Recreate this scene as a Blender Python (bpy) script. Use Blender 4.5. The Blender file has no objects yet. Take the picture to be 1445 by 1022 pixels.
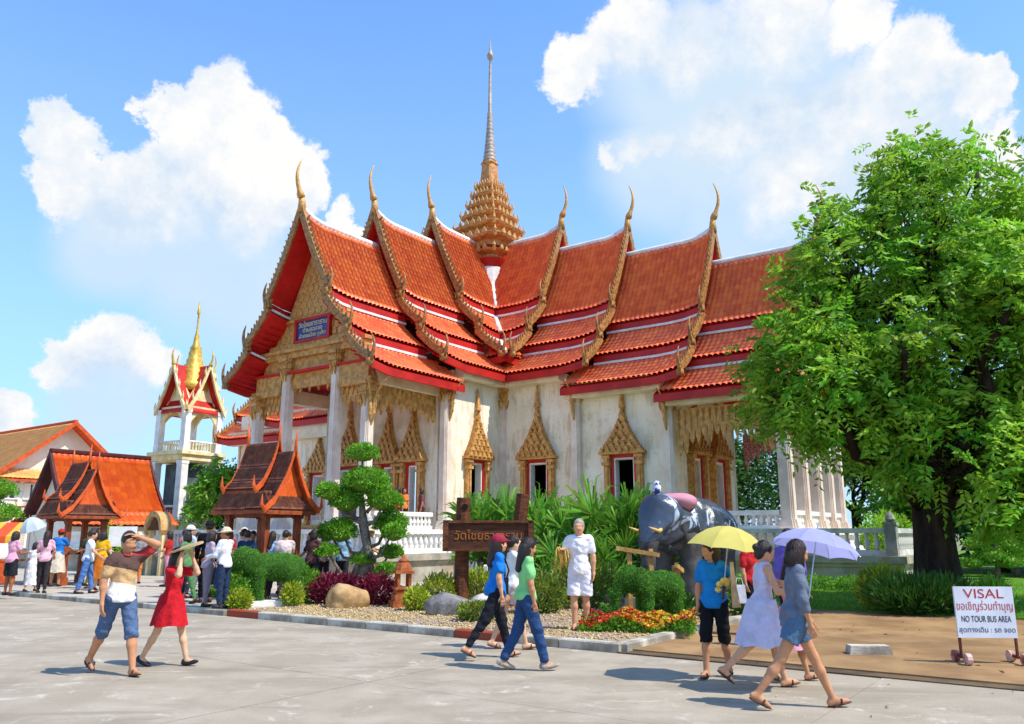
import bpy, bmesh, math, random
import numpy as np
from mathutils import Vector, Matrix, Euler
R=math.radians; PI=math.pi
random.seed(7); RNG=np.random.default_rng(7)
SC=bpy.context.scene; COL=SC.collection
# ---------------------------------------------------------------- camera, sky, sun, exposure
EYE=1.61
cam=bpy.data.objects.new('camera',bpy.data.cameras.new('camera')); COL.objects.link(cam)
cam.data.sensor_width=36; cam.data.lens=36*1136/1445; cam.data.clip_end=5000; cam.data.clip_start=.1
cam.location=(0,0,EYE); cam.rotation_euler=(R(90)+math.atan2(243.35,1136),0,0); SC.camera=cam
SUN_EL=R(55); SUN_V=Vector((.905*math.cos(SUN_EL),-.425*math.cos(SUN_EL),math.sin(SUN_EL))).normalized()   # towards the sun
sl=bpy.data.lights.new('sun','SUN'); sl.energy=4.9; sl.angle=R(.53); sl.color=(1,.93,.82)
so=bpy.data.objects.new('sun',sl); COL.objects.link(so); so.rotation_euler=SUN_V.to_track_quat('Z','Y').to_euler()
SC.view_settings.view_transform='Standard'; SC.view_settings.look='None'; SC.view_settings.exposure=.16; SC.view_settings.gamma=1
SC.cycles.max_bounces=6; SC.cycles.transparent_max_bounces=8; SC.cycles.use_denoising=True
wd=bpy.data.worlds.new('World'); SC.world=wd; wd.use_nodes=True
class NT:
    def __init__(s,t): s.t=t; s.n=t.nodes; s.l=t.links
    def new(s,ty,ins=None,**kw):
        n=s.n.new(ty)
        for k,v in kw.items(): setattr(n,k,v)
        for k,v in (ins or {}).items(): s.put(n.inputs[k],v)
        return n
    def put(s,sock,v):
        if isinstance(v,bpy.types.NodeSocket): s.l.new(v,sock)
        else: sock.default_value=v
    def m(s,op,a,b=0.,c=0.,clamp=False):
        n=s.new('ShaderNodeMath',operation=op,use_clamp=clamp)
        for i,v in enumerate((a,b,c)): s.put(n.inputs[i],v)
        return n.outputs[0]
    def v(s,op,a,b=(0,0,0),out=0):
        n=s.new('ShaderNodeVectorMath',operation=op); s.put(n.inputs[0],a); s.put(n.inputs[1],b); return n.outputs[out]
    def scale(s,a,k):
        n=s.new('ShaderNodeVectorMath',operation='SCALE'); s.put(n.inputs[0],a); n.inputs['Scale'].default_value=k; return n.outputs[0]
    def rng(s,v,a,b,c=0.,d=1.,smooth=True):
        n=s.new('ShaderNodeMapRange',{'Value':v,'From Min':a,'From Max':b,'To Min':c,'To Max':d},interpolation_type='SMOOTHSTEP' if smooth else 'LINEAR'); return n.outputs[0]
    def noise(s,vec,scale,detail=4.,rough=.5,dist=0.,color=False):
        n=s.new('ShaderNodeTexNoise',{'Scale':scale,'Detail':detail,'Roughness':rough,'Distortion':dist})
        if vec is not None: s.put(n.inputs['Vector'],vec)
        return n.outputs[1 if color else 0]
    def mix(s,f,a,b,mode='MIX'):
        n=s.new('ShaderNodeMix',data_type='RGBA',blend_type=mode); s.put(n.inputs[0],f); s.put(n.inputs[6],a); s.put(n.inputs[7],b); return n.outputs[2]
    def ramp(s,f,pts,const=False):
        n=s.new('ShaderNodeValToRGB'); s.put(n.inputs[0],f); e=n.color_ramp.elements
        if const: n.color_ramp.interpolation='CONSTANT'
        while len(e)<len(pts): e.new(.5)
        for i,(p,c) in enumerate(pts): e[i].position=p; e[i].color=tuple(c)+(1,) if len(c)==3 else c
        return n.outputs[0]
def build_world():
    w=NT(wd.node_tree); w.n.clear(); wd.cycles.sampling_method='MANUAL'; wd.cycles.sample_map_resolution=256
    sky=w.new('ShaderNodeTexSky',sky_type='NISHITA',sun_disc=False,sun_elevation=SUN_EL,sun_rotation=math.atan2(SUN_V.x,SUN_V.y),air_density=1.,dust_density=.3,ozone_density=1.5)
    d=w.new('ShaderNodeTexCoord').outputs['Generated']
    f=1136.; th=math.atan2(243.35,f)
    def direc(px,py):
        x=(px-722.5)/f; y=-(py-511)/f
        return Vector((x,math.cos(th)-y*math.sin(th),math.sin(th)+y*math.cos(th))).normalized()
    # cumulus masses as clusters of round heads (directions on the unit sphere), noise gives them their edges
    puffs=[(320,175,58),(255,200,50),(225,175,34),(385,215,58),(425,245,42),(300,255,80),(345,275,70),(215,275,55),(72,200,40),(95,265,46),(165,285,50),(490,318,32),
      (150,498,46),(200,508,40),(100,512,36),(2,590,34),
      (822,95,46),(905,45,58),(980,65,60),(1100,35,74),(1205,30,44),(1280,125,64),(1190,165,62),(1085,180,62),(1005,205,58),(893,222,26),(860,232,18),(930,215,28),(1130,245,74),(1255,205,76),(1365,135,38),(1398,215,42)]
    haze=[(930,240,120),(290,345,150),(345,395,125),(165,335,100),(150,560,95),(960,110,150),(1090,120,170),(1060,290,170),(1240,250,180),(1330,310,160)]
    rs=random.Random(5); outer=[]
    for i in range(9):                    # the same kind of clouds go on beyond the frame
        az=65+i*26+rs.uniform(-9,9); el=rs.uniform(10,34); outer.append((Vector((math.sin(R(az))*math.cos(R(el)),math.cos(R(az))*math.cos(R(el)),math.sin(R(el)))),rs.uniform(.09,.16)))
    n1=w.noise(d,6.,3.,.55,color=True); n2=w.noise(d,20.,7.,.66,color=True)
    dw=w.v('ADD',d,w.v('ADD',w.scale(w.v('SUBTRACT',n1,(.5,.5,.5)),.10),w.scale(w.v('SUBTRACT',n2,(.5,.5,.5)),.075)))
    def field(vec,lst):
        acc=None
        for c,rad in lst:
            x=w.m('MULTIPLY_ADD',w.v('DISTANCE',vec,tuple(c),out=1),-1/rad,1.)
            acc=x if acc is None else w.m('MAXIMUM',acc,x)
        return acc
    D=field(dw,[(direc(a,b),r/f*1.22) for a,b,r in puffs]+outer)
    Hz=field(w.v('ADD',d,w.scale(w.v('SUBTRACT',n1,(.5,.5,.5)),.07)),[(direc(a,b),r/f) for a,b,r in haze]+[(c-Vector((0,0,r*.6)),r*1.4) for c,r in outer])
    sep=w.new('ShaderNodeSeparateXYZ',{0:n2}); sep1=w.new('ShaderNodeSeparateXYZ',{0:n1})
    low=w.rng(Hz,.12,.62)                 # inside the veil below a cloud its edge dissolves
    soft=w.m('MULTIPLY_ADD',low,.55,.2)
    mask=w.rng(w.m('DIVIDE',D,soft),0.,1.)
    lit=w.m('ADD',w.m('MULTIPLY',w.m('SUBTRACT',sep.outputs[2],.5),2.4),w.m('MULTIPLY_ADD',low,-.45,w.m('MULTIPLY_ADD',w.m('SUBTRACT',sep1.outputs[0],.5),1.2,.86)),clamp=True)
    ccol=w.mix(lit,(.62,.76,.93,1),(1.0,.99,.98,1))
    hm=w.m('MULTIPLY',w.rng(Hz,0.,.62),w.m('MULTIPLY_ADD',sep1.outputs[1],1.1,.38),clamp=True)
    col=w.mix(1.,sky.outputs[0],(.86,1.4,2.05,1),'MULTIPLY')
    bg=w.new('ShaderNodeBackground',{'Color':col,'Strength':.15})
    b1=w.new('ShaderNodeBackground',{'Color':(.66,.83,1.,1),'Strength':.88})
    b2=w.new('ShaderNodeBackground',{'Color':ccol,'Strength':.91})
    sd=w.new('ShaderNodeSeparateXYZ',{0:d}); above=w.rng(sd.outputs[2],-.01,.06)
    hz=w.rng(sd.outputs[2],.78,-.05,0.,.98,False)
    b0=w.new('ShaderNodeBackground',{'Color':(.50,.76,1.,1),'Strength':.93})
    m0=w.new('ShaderNodeMixShader',{0:w.m('POWER',hz,1.25),1:bg.outputs[0],2:b0.outputs[0]})
    m1=w.new('ShaderNodeMixShader',{0:w.m('MULTIPLY',hm,above),1:m0.outputs[0],2:b1.outputs[0]})
    m2=w.new('ShaderNodeMixShader',{0:w.m('MULTIPLY',mask,above),1:m1.outputs[0],2:b2.outputs[0]})
    w.l.new(m2.outputs[0],w.new('ShaderNodeOutputWorld').inputs[0])
build_world()
# ---------------------------------------------------------------- materials
MATS={}
def mat(name,c1,c2=None,scale=3.,rough=.7,bump=0.,bscale=20.,spec=.3,detail=5.,metal=0.,fn=None,attr=None,av=.7,ah=.04,trans=0.,lo=.35,hi=.65,stretch=None):
    """principled material: two colours mixed by noise, noise bump; fn(nt, colour, coord) may add more"""
    if name in MATS: return MATS[name]
    m=bpy.data.materials.new(name); m.use_nodes=True; t=NT(m.node_tree); p=t.n['Principled BSDF']
    co=t.new('ShaderNodeTexCoord').outputs['Object']
    if stretch: co=t.v('MULTIPLY',co,stretch)
    c1=tuple(c1)+(1,); c2=tuple(c2)+(1,) if c2 else tuple(x*.72 for x in c1[:3])+(1,)
    col=t.mix(t.rng(t.noise(co,scale,detail,.6),lo,hi),c1,c2)
    if attr:
        a=t.new('ShaderNodeAttribute',attribute_name=attr)
        h=t.new('ShaderNodeHueSaturation',{'Hue':t.m('MULTIPLY_ADD',a.outputs['Fac'],ah,.5-ah/2),'Saturation':1.,'Value':t.m('MULTIPLY_ADD',a.outputs['Fac'],av,1-av/2),'Color':col}); col=h.outputs[0]
    if fn: col=fn(t,col,co,p)
    t.put(p.inputs['Base Color'],col); p.inputs['Roughness'].default_value=rough; p.inputs['Specular IOR Level'].default_value=spec; p.inputs['Metallic'].default_value=metal
    if bump:
        b=t.new('ShaderNodeBump',{'Height':t.noise(co,bscale,6.,.6),'Strength':bump,'Distance':.03}); t.l.new(b.outputs[0],p.inputs['Normal'])
    if trans:
        tr=t.new('ShaderNodeBsdfTranslucent',{'Color':col}); mx=t.new('ShaderNodeMixShader',{0:trans,1:p.outputs[0],2:tr.outputs[0]})
        t.l.new(mx.outputs[0],t.n['Material Output'].inputs[0])
    MATS[name]=m; return m
def hx(h,k=1.):
    c=[int(h[i:i+2],16)/255 for i in (0,2,4)]; return tuple(k*(x/12.92 if x<.04045 else ((x+.055)/1.055)**2.4) for x in c)
# ---------------------------------------------------------------- mesh builder
class MB:
    def __init__(s): s.v=[]; s.f=[]; s.n=0; s.col=[]
    def add(s,v,f):
        s.v.extend([tuple(map(float,x)) for x in v]); k=s.n; s.f.extend([tuple(i+k for i in q) for q in f]); s.n+=len(v); return s
    def box(s,c,d,rz=0.,bev=0.,top=1.,M=None):
        x,y,z=[k/2 for k in d]
        P=[(-x,-y,-z),(x,-y,-z),(x,y,-z),(-x,y,-z),(-x*top,-y*top,z),(x*top,-y*top,z),(x*top,y*top,z),(-x*top,y*top,z)]
        if M is not None: P=[tuple(M@Vector(p)) for p in P]
        cr,sr=math.cos(rz),math.sin(rz)
        return s.add([(c[0]+p[0]*cr-p[1]*sr,c[1]+p[0]*sr+p[1]*cr,c[2]+p[2]) for p in P],[(0,3,2,1),(4,5,6,7),(0,1,5,4),(1,2,6,5),(2,3,7,6),(3,0,4,7)])
    def b2(s,a,b): return s.box([(i+j)/2 for i,j in zip(a,b)],[abs(j-i) for i,j in zip(a,b)])
    def tube(s,path,rad,n=8,cap=True,flat=1.):
        P=[Vector(p) for p in path]; r=rad if hasattr(rad,'__len__') else [rad]*len(P)
        up=Vector((0,0,1)); base=s.n; V=[]
        t0=(P[1]-P[0]).normalized(); a=t0.cross(Vector((.01,1,.02))).normalized() if abs(t0.y)<.95 else t0.cross(Vector((1,0,0))).normalized()
        for i,p in enumerate(P):
            t=(P[min(i+1,len(P)-1)]-P[max(i-1,0)]); t=t.normalized() if t.length>1e-9 else t0
            a=(a-t*a.dot(t)).normalized(); b=t.cross(a)
            for k in range(n):
                q=2*PI*k/n; V.append(p+a*(r[i]*math.cos(q))+b*(r[i]*flat*math.sin(q)))
        F=[(i*n+k,i*n+(k+1)%n,(i+1)*n+(k+1)%n,(i+1)*n+k) for i in range(len(P)-1) for k in range(n)]
        if cap: F+= [tuple(range(n-1,-1,-1)),tuple((len(P)-1)*n+k for k in range(n))]
        return s.add(V,F)
    def lathe(s,prof,n=16,c=(0,0,0),shape=None,rot=0.,cap=True):
        """profile [(r,z)]; shape(angle)->radius factor"""
        V=[];F=[]
        for r,z in prof:
            for k in range(n):
                q=2*PI*k/n+rot; m=shape(q-rot) if shape else 1; V.append((c[0]+r*m*math.cos(q),c[1]+r*m*math.sin(q),c[2]+z))
        for i in range(len(prof)-1):
            for k in range(n): F.append((i*n+k,i*n+(k+1)%n,(i+1)*n+(k+1)%n,(i+1)*n+k))
        if cap: F+= [tuple(range(n-1,-1,-1)),tuple((len(prof)-1)*n+k for k in range(n))]
        return s.add(V,F)
    def prism(s,poly,h,fr=None):
        """polygon [(a,b)] extruded by h; fr(a,b,c)->xyz"""
        fr=fr or (lambda a,b,c:(a,b,c)); n=len(poly)
        V=[fr(a,b,0) for a,b in poly]+[fr(a,b,h) for a,b in poly]
        F=[tuple(range(n-1,-1,-1)),tuple(range(n,2*n))]+[(k,(k+1)%n,n+(k+1)%n,n+k) for k in range(n)]
        return s.add(V,F)
    def xf(s,fn): s.v=[tuple(fn(*p)) for p in s.v]; return s
    def build(s,name,m,parent=None,smooth=False,loc=None,fix=True,kind=None,rz=0.):
        me=bpy.data.meshes.new(name); me.from_pydata(s.v,[],s.f)
        if fix:
            bm=bmesh.new(); bm.from_mesh(me); bmesh.ops.recalc_face_normals(bm,faces=bm.faces); bm.to_mesh(me); bm.free()
        return mk(name,me,m,parent,smooth,loc,kind,rz)
def mk(name,me,m,parent=None,smooth=False,loc=None,kind=None,rz=0.):
    if smooth: me.polygons.foreach_set('use_smooth',np.ones(len(me.polygons),bool))
    o=bpy.data.objects.new(name,me); COL.objects.link(o); o.parent=parent
    if m is not None and not me.materials: me.materials.append(m)
    if loc is not None: o.location=loc
    if rz: o.rotation_euler=(0,0,rz)
    if kind: o['kind']=kind
    return o
def np_mesh(name,V,F,nv=4,attr=None):
    """fast mesh: V (n,3), F (m,nv); attr: per-face float 'tint'"""
    me=bpy.data.meshes.new(name); V=np.asarray(V,np.float32); F=np.asarray(F,np.int32)
    me.vertices.add(len(V)); me.vertices.foreach_set('co',V.ravel()); me.loops.add(F.size); me.loops.foreach_set('vertex_index',F.ravel())
    me.polygons.add(len(F)); me.polygons.foreach_set('loop_start',np.arange(0,F.size,nv,dtype=np.int32)); me.polygons.foreach_set('loop_total',np.full(len(F),nv,np.int32))
    if attr is not None:
        a=me.attributes.new('tint','FLOAT','FACE'); a.data.foreach_set('value',np.asarray(attr,np.float32))
    me.update(calc_edges=True); return me
def thing(name,label,cat,loc=(0,0,0),rz=0.,group=None,scale=1.):
    o=bpy.data.objects.new(name,None); COL.objects.link(o); o.location=loc; o.rotation_euler=(0,0,rz); o.scale=(scale,)*3; o.empty_display_size=.2
    return tag(o,label,cat,group)
def tag(o,label,cat,group=None):
    o['label']=label; o['category']=cat
    if group: o['group']=group
    return o
def copy_tree(o,parent=None):
    c=o.copy(); COL.objects.link(c); c.parent=parent
    for ch in list(o.children): copy_tree(ch,c)
    return c
# temple frame: u along the right wing, v along the front wing (towards the camera's left), metres from the crossing
K=.92; TA=R(35.64); TC=Vector((-1.261*K,42*K)); UD=Vector((math.cos(TA),-math.sin(TA))); VD=Vector((-math.sin(TA),-math.cos(TA)))
def UV(u,v,z=0.): p=TC+UD*u+VD*v; return (p.x,p.y,z)
# ---------------------------------------------------------------- implicit surfaces (bodies, animals, boulders)
def sdf_mesh(prims,vox,k=.03,name='body',sub=(),post=None,smooth=1):
    """prims: ('c',p0,p1,r0,r1) tapered capsule | ('e',centre,radii[,rotation matrix]); surface nets"""
    lo=np.array([1e9]*3); hi=-lo
    def bb(p):
        if p[0]=='c': a,b=np.array(p[1]),np.array(p[2]); r=max(p[3],p[4]); return np.minimum(a,b)-r,np.maximum(a,b)+r
        r=np.array(p[2]) if len(p)<4 else np.array([max(p[2])]*3); c=np.array(p[1]); return c-r,c+r
    for p in prims:
        a,b=bb(p); lo=np.minimum(lo,a); hi=np.maximum(hi,b)
    lo=lo-3*vox-k*.3; n=np.ceil((hi+3*vox+k*.3-lo)/vox).astype(int)+1
    F=np.full(n,1e3,np.float32); ax=[lo[i]+vox*np.arange(n[i]) for i in range(3)]
    def dist(p,X,Y,Z):
        if p[0]=='c':
            a=np.array(p[1],float); b=np.array(p[2],float); d=b-a; L=d@d+1e-12
            t=np.clip(((X-a[0])*d[0]+(Y-a[1])*d[1]+(Z-a[2])*d[2])/L,0,1)
            return np.sqrt((X-a[0]-t*d[0])**2+(Y-a[1]-t*d[1])**2+(Z-a[2]-t*d[2])**2)-(p[3]+(p[4]-p[3])*t)
        c=p[1]; r=p[2]; x,y,z=X-c[0],Y-c[1],Z-c[2]
        if len(p)>3: M=p[3]; x,y,z=(M[0][0]*x+M[1][0]*y+M[2][0]*z,M[0][1]*x+M[1][1]*y+M[2][1]*z,M[0][2]*x+M[1][2]*y+M[2][2]*z)
        q=np.sqrt((x/r[0])**2+(y/r[1])**2+(z/r[2])**2); return (q-1)*min(r)
    def each(p,fn):
        a,b=bb(p); m=k+2*vox; i0=np.clip(np.floor((a-m-lo)/vox).astype(int),0,n-1); i1=np.clip(np.ceil((b+m-lo)/vox).astype(int)+1,1,n)
        S=tuple(slice(i0[i],i1[i]) for i in range(3)); X,Y,Z=np.meshgrid(*[ax[i][S[i]] for i in range(3)],indexing='ij',sparse=True)
        F[S]=fn(F[S],dist(p,X,Y,Z))
    def smin(a,b):
        h=np.clip(.5+.5*(b-a)/k,0,1); return b+(a-b)*h-k*h*(1-h)
    for p in prims: each(p,lambda a,b:np.where(a>100,b,smin(a,b)))
    for p in sub: each(p,lambda a,b:np.maximum(a,-b))
    if post is not None:
        X,Y,Z=np.meshgrid(*ax,indexing='ij',sparse=True); F=post(F,X,Y,Z)
    return nets(F,lo,vox,name,smooth)
def nets(F,lo,vox,name='body',smooth=1):
    S=F<0; n=np.array(F.shape)
    c=np.zeros(n-1,np.int8)
    for i in (0,1):
        for j in (0,1):
            for l in (0,1): c+=S[i:n[0]-1+i,j:n[1]-1+j,l:n[2]-1+l]
    act=(c>0)&(c<8); I=np.argwhere(act); idx=np.full(n-1,-1,np.int64); idx[act]=np.arange(len(I))
    acc=np.zeros((len(I),3)); cnt=np.zeros(len(I))
    E=[((i,j,l),ax_) for ax_ in range(3) for i in (0,1) for j in (0,1) for l in (0,1) if (i,j,l)[ax_]==0]
    for o,a in E:
        o=np.array(o); q=I+o; e=np.zeros(3,int); e[a]=1; r=q+e
        fa=F[tuple(q.T)]; fb=F[tuple(r.T)]; m=(fa<0)!=(fb<0); t=np.where(m,fa/(fa-fb+1e-12),0)
        P=o+e*t[:,None]; acc+=P*m[:,None]; cnt+=m
    V=lo+vox*(I+acc/np.maximum(cnt,1)[:,None]); Q=[]
    for a in range(3):
        b,d=(a+1)%3,(a+2)%3; sl0=[slice(None)]*3; sl1=[slice(None)]*3; sl0[a]=slice(0,-1); sl1[a]=slice(1,None)
        s0=S[tuple(sl0)]; s1=S[tuple(sl1)]; X=np.argwhere(s0!=s1); X=X[(X[:,b]>0)&(X[:,d]>0)&(X[:,b]<n[b]-1)&(X[:,d]<n[d]-1)]
        eb=np.zeros(3,int); eb[b]=1; ed=np.zeros(3,int); ed[d]=1
        q=np.stack([idx[tuple((X-eb-ed).T)],idx[tuple((X-ed).T)],idx[tuple(X.T)],idx[tuple((X-eb).T)]],1)
        fl=~s0[tuple(X.T)]; q[fl]=q[fl][:,::-1]; Q.append(q)
    Q=np.concatenate(Q); Q=Q[(Q>=0).all(1)]
    for _ in range(smooth):
        A=np.zeros_like(V); N=np.zeros(len(V))
        for i in range(4):
            j=(i+1)%4; np.add.at(A,Q[:,i],V[Q[:,j]]); np.add.at(N,Q[:,i],1); np.add.at(A,Q[:,j],V[Q[:,i]]); np.add.at(N,Q[:,j],1)
        V=V*.4+A/np.maximum(N,1)[:,None]*.6
    return V,Q
def sdf_obj(name,prims,vox,m,parent=None,k=.03,sub=(),post=None,smooth=1,loc=None,extra=()):
    V,Q=sdf_mesh(prims,vox,k,name,sub,post,smooth)
    for v2,q2 in extra: Q=np.concatenate([Q,q2+len(V)]); V=np.concatenate([V,v2])
    return mk(name,np_mesh(name,V,Q),m,parent,True,loc)
# ---------------------------------------------------------------- ground
def stain(t,col,co,p):
    s=t.rng(t.noise(co,.35,6.,.65,1.),.42,.66); col=t.mix(t.m('MULTIPLY',s,.55),col,hx('a0957f',1)+(1,))
    s2=t.rng(t.noise(co,1.7,7.,.7,1.5),.56,.70); col=t.mix(t.m('MULTIPLY',s2,.45),col,hx('e0d8c6')+(1,))
    w=t.new('ShaderNodeTexVoronoi',{'Vector':t.v('ADD',co,t.scale(t.noise(co,2.,4.,color=True),.5)),'Scale':.32},feature='DISTANCE_TO_EDGE').outputs[0]
    col=t.mix(t.m('MULTIPLY',t.rng(w,.004,.0),t.rng(t.noise(co,.5),.54,.66)),col,hx('857c6c')+(1,))
    col=t.mix(t.m('MULTIPLY',t.rng(t.noise(t.v('MULTIPLY',co,(.35,1.6,1)),.8,6.,.65,.8),.50,.66),.5),col,hx('847a68')+(1,)); col=t.mix(t.m('MULTIPLY',t.rng(t.noise(co,.9,5.,.7,2.),.60,.72),.5),col,hx('d6ccb6')+(1,))
    sp=t.rng(t.noise(co,26.,3.),.63,.70); return t.mix(t.m('MULTIPLY',sp,.4),col,hx('7a705f')+(1,))
M_road=mat('road_concrete',hx('afa38e'),hx('9c907b'),1.2,.85,.35,60.,.25,fn=stain)
M_pave=mat('pavement_concrete',hx('c2b8a8'),hx('b0a694'),1.5,.85,.3,50.,.25,fn=stain)
M_kerb=mat('kerb_concrete',hx('cbc4b2'),hx('8b8374'),2.2,.9,.5,40.,.2)
M_kred=mat('kerb_red_paint',hx('a8442c'),hx('8d4a35'),5.,.8,.4,40.)
M_brown=mat('path_brown',hx('a9875c'),hx('8c6c48'),1.1,.9,.4,80.,.2,fn=lambda t,c,co,p:t.mix(t.m('MULTIPLY',t.rng(t.noise(co,.6,5.),.45,.7),.5),c,hx('735a3e')+(1,)))
M_gravel=mat('gravel_bed',hx('d8be84'),hx('b89a63'),35.,.95,1.,90.,.15,fn=lambda t,c,co,p:t.mix(t.rng(t.noise(co,.9,3.),.45,.6),c,hx('b5a08c')+(1,)))
M_lawn=mat('lawn_grass',hx('6f9a2c'),hx('4a7a1e'),1.3,.9,.8,120.,.15,detail=8.)
M_earth=mat('ground_earth',hx('8c8266'),hx('6f7a48'),.05,.95,.3,2.)
def sheet(name,u0,u1,v0,v1,z,m,th=.3):
    a=MB(); q=[UV(u0,v0),UV(u1,v0),UV(u1,v1),UV(u0,v1)]
    a.add([(p[0],p[1],z-th) for p in q]+[(p[0],p[1],z) for p in q],[(0,1,2,3),(4,7,6,5),(0,4,5,1),(1,5,6,2),(2,6,7,3),(3,7,4,0)])
    o=a.build(name,m); o['kind']='structure'; return o
VE=22.05*K
g=MB(); g.add([(-2500,-2500,-.35),(2500,-2500,-.35),(2500,2500,-.35),(-2500,2500,-.35)],[(0,1,2,3)]); g.build('ground',M_earth)['kind']='structure'
road=sheet('road',-70,70,VE,VE+60,-.02,M_road)
rs=random.Random(3)
u=-34.
while u<34:                                  # concrete slabs of the road, thin open joints
    v=VE+.03; wu=4.6
    while v<VE+26:
        a=MB(); gap=.006; q=[UV(u+gap,v+gap),UV(u+wu-gap,v+gap),UV(u+wu-gap,v+3.6-gap),UV(u+gap,v+3.6-gap)]; dz=rs.uniform(-.003,.003)
        a.add([(p[0],p[1],-.06) for p in q]+[(p[0],p[1],dz) for p in q],[(4,7,6,5),(0,4,5,1),(1,5,6,2),(2,6,7,3),(3,7,4,0)]); a.build('slab',M_road,road); v+=3.6
    u+=wu
UG0,UG1=9.75*K,19.35*K; VG0=13.2*K
sheet('pavement',-75,UG0-.2,-60,VE-.16,.10,M_pave)
sheet('lawn',UG0-.2,80,-60,VG0,.06,M_lawn)
garden=sheet('garden_bed',UG0-.2,UG1-.02,VG0-.5,VE-.16,.095,M_gravel)
path=sheet('path',UG1-.05,60,VG0,VE-.25,.03,M_brown)
sheet('path_edge',UG1-.03,60,VE-.25,VE+.005,.012,mat('edge_dark',hx('6f5a3f'),hx('4f4233'),2.,.9,.4,30.))
def kerb_run(name,label,pts,red=(),wid=.17,h=.13,ln=.98):
    """kerb of single stones along a run in u,v"""
    k=thing(name,label,'kerb',UV(*pts[0])); inv=Vector(UV(*pts[0])); n=0; rz=-TA
    for (a,b) in zip(pts[:-1],pts[1:]):
        L=math.hypot(b[0]-a[0],b[1]-a[1]); c=max(1,round(L/ln)); du,dv=(b[0]-a[0])/L,(b[1]-a[1])/L
        for i in range(c):
            s=L/c; m_=(i+.5)*s; p=UV(a[0]+du*m_,a[1]+dv*m_); q=MB(); l=s-.012
            d=(l,wid,h+.2) if abs(du)>.5 else (wid,l,h+.2); hh=h+rs.uniform(-.006,.006)
            x,y=d[0]/2,d[1]/2; e=.02; z1=hh; z0=-.2
            P=[(-x,-y,z0),(x,-y,z0),(x,y,z0),(-x,y,z0),(-x,-y,z1-e),(x,-y,z1-e),(x,y,z1-e),(-x,y,z1-e),(-x+e,-y+e,z1),(x-e,-y+e,z1),(x-e,y-e,z1),(-x+e,y-e,z1)]
            q.add(P,[(0,1,5,4),(1,2,6,5),(2,3,7,6),(3,0,4,7),(4,5,9,8),(5,6,10,9),(6,7,11,10),(7,4,8,11),(8,9,10,11)])
            q.build('kerb_stone',M_kred if n in red else M_kerb,k,loc=Vector(p)-inv,rz=rz+rs.uniform(-.008,.008)); n+=1
    return k
kerb_run('kerb','weathered concrete kerb of the gravel garden bed with two red stones',[(UG0-.1,VE-.085),(UG1,VE-.085),(UG1,VG0+.2)],red=(0,6))
kerb_run('kerb','plain low concrete kerb of the pale pavement where the crowd stands',[(-26*K,VE-.085),(UG0-.2,VE-.085)],h=.11,ln=1.5)
# pebbles lying on the gravel bed
def pebbles():
    n=5200; V=[];F=[]; b=np.array([(1,0,0),(-1,0,0),(0,1,0),(0,-1,0),(0,0,1),(0,0,-.5)]); f=np.array([(0,2,4),(2,1,4),(1,3,4),(3,0,4),(2,0,5),(1,2,5),(3,1,5),(0,3,5)])
    uu=RNG.uniform(UG0,UG1-.2,n); vv=RNG.uniform(VE-5.0,VE-.25,n)
    X=TC.x+UD.x*uu+VD.x*vv; Y=TC.y+UD.y*uu+VD.y*vv; s=RNG.uniform(.012,.032,n)
    V=(b[None]*RNG.uniform(.6,1.3,(n,6,1))*s[:,None,None])+np.stack([X,Y,np.full(n,.10)],1)[:,None]
    F=(f[None]+6*np.arange(n)[:,None,None]).reshape(-1,3)
    mk('pebbles',np_mesh('pebbles',V.reshape(-1,3),F,3,np.repeat(RNG.random(n),8)),mat('pebble',hx('cdb280'),hx('97836a'),8.,.9,attr='tint'),garden,kind='stuff')
pebbles()
# ---------------------------------------------------------------- main temple hall
def wallstain(t,col,co,p):
    s=t.v('MULTIPLY',co,(2.2,2.2,.35)); a=t.rng(t.noise(s,1.3,7.,.7,.5),.43,.60); b=t.rng(t.noise(co,.9,6.,.65),.40,.58)
    col=t.mix(t.m('MULTIPLY',t.m('MULTIPLY',a,b),.6),col,hx('b89c72')+(1,))
    return t.mix(t.m('MULTIPLY',t.rng(t.noise(co,3.5,5.,.7),.56,.66),.22),col,hx('9c8f78')+(1,))
M_wall=mat('plaster_stained',hx('f4ead4'),hx('e8dabe'),.8,.85,.25,12.,.2,fn=wallstain)
M_cream=mat('cream_plaster',hx('efe0c2'),hx('dcc69c'),1.5,.8,.15,15.,.2)
M_col=mat('column_paint',hx('ecdccb'),hx('d8c2b0'),1.2,.7,.1,10.,.3)
M_white=mat('white_paint',hx('f2efe8'),hx('dcd8ce'),2.,.7,.15,20.,.3)
M_ridge=mat('ridge_mortar',hx('f3f1ee'),hx('d9d5cf'),2.5,.8,.3,12.,.2)
M_gold=mat('gilded_stucco',hx('d9a45c'),hx('b07c3e'),5.,.5,.55,22.,.35,detail=3.,metal=.05)
M_goldf=mat('gilt_fine',hx('dfae66'),hx('bb8444'),12.,.5,.5,45.,.4,metal=.08)
M_mosaic=mat('bargeboard_mosaic',hx('bd8748'),hx('7c5a30'),7.,.5,.6,22.,.35,fn=lambda t,c,co,p:t.mix(t.rng(t.noise(co,9.,2.),.60,.66),c,hx('b9603c')+(1,)))
M_red=mat('red_paint',hx('c4251c'),hx('a81c18'),1.5,.5,.1,8.,.4)
M_redb=mat('red_soffit',hx('d3201a'),hx('b81813'),.8,.55,.05,5.,.3)
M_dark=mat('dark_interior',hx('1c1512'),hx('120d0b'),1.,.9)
M_plinth=mat('plinth_stone',hx('b9b2a2'),hx('8f897b'),1.4,.9,.4,18.,.2,fn=wallstain)
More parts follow.
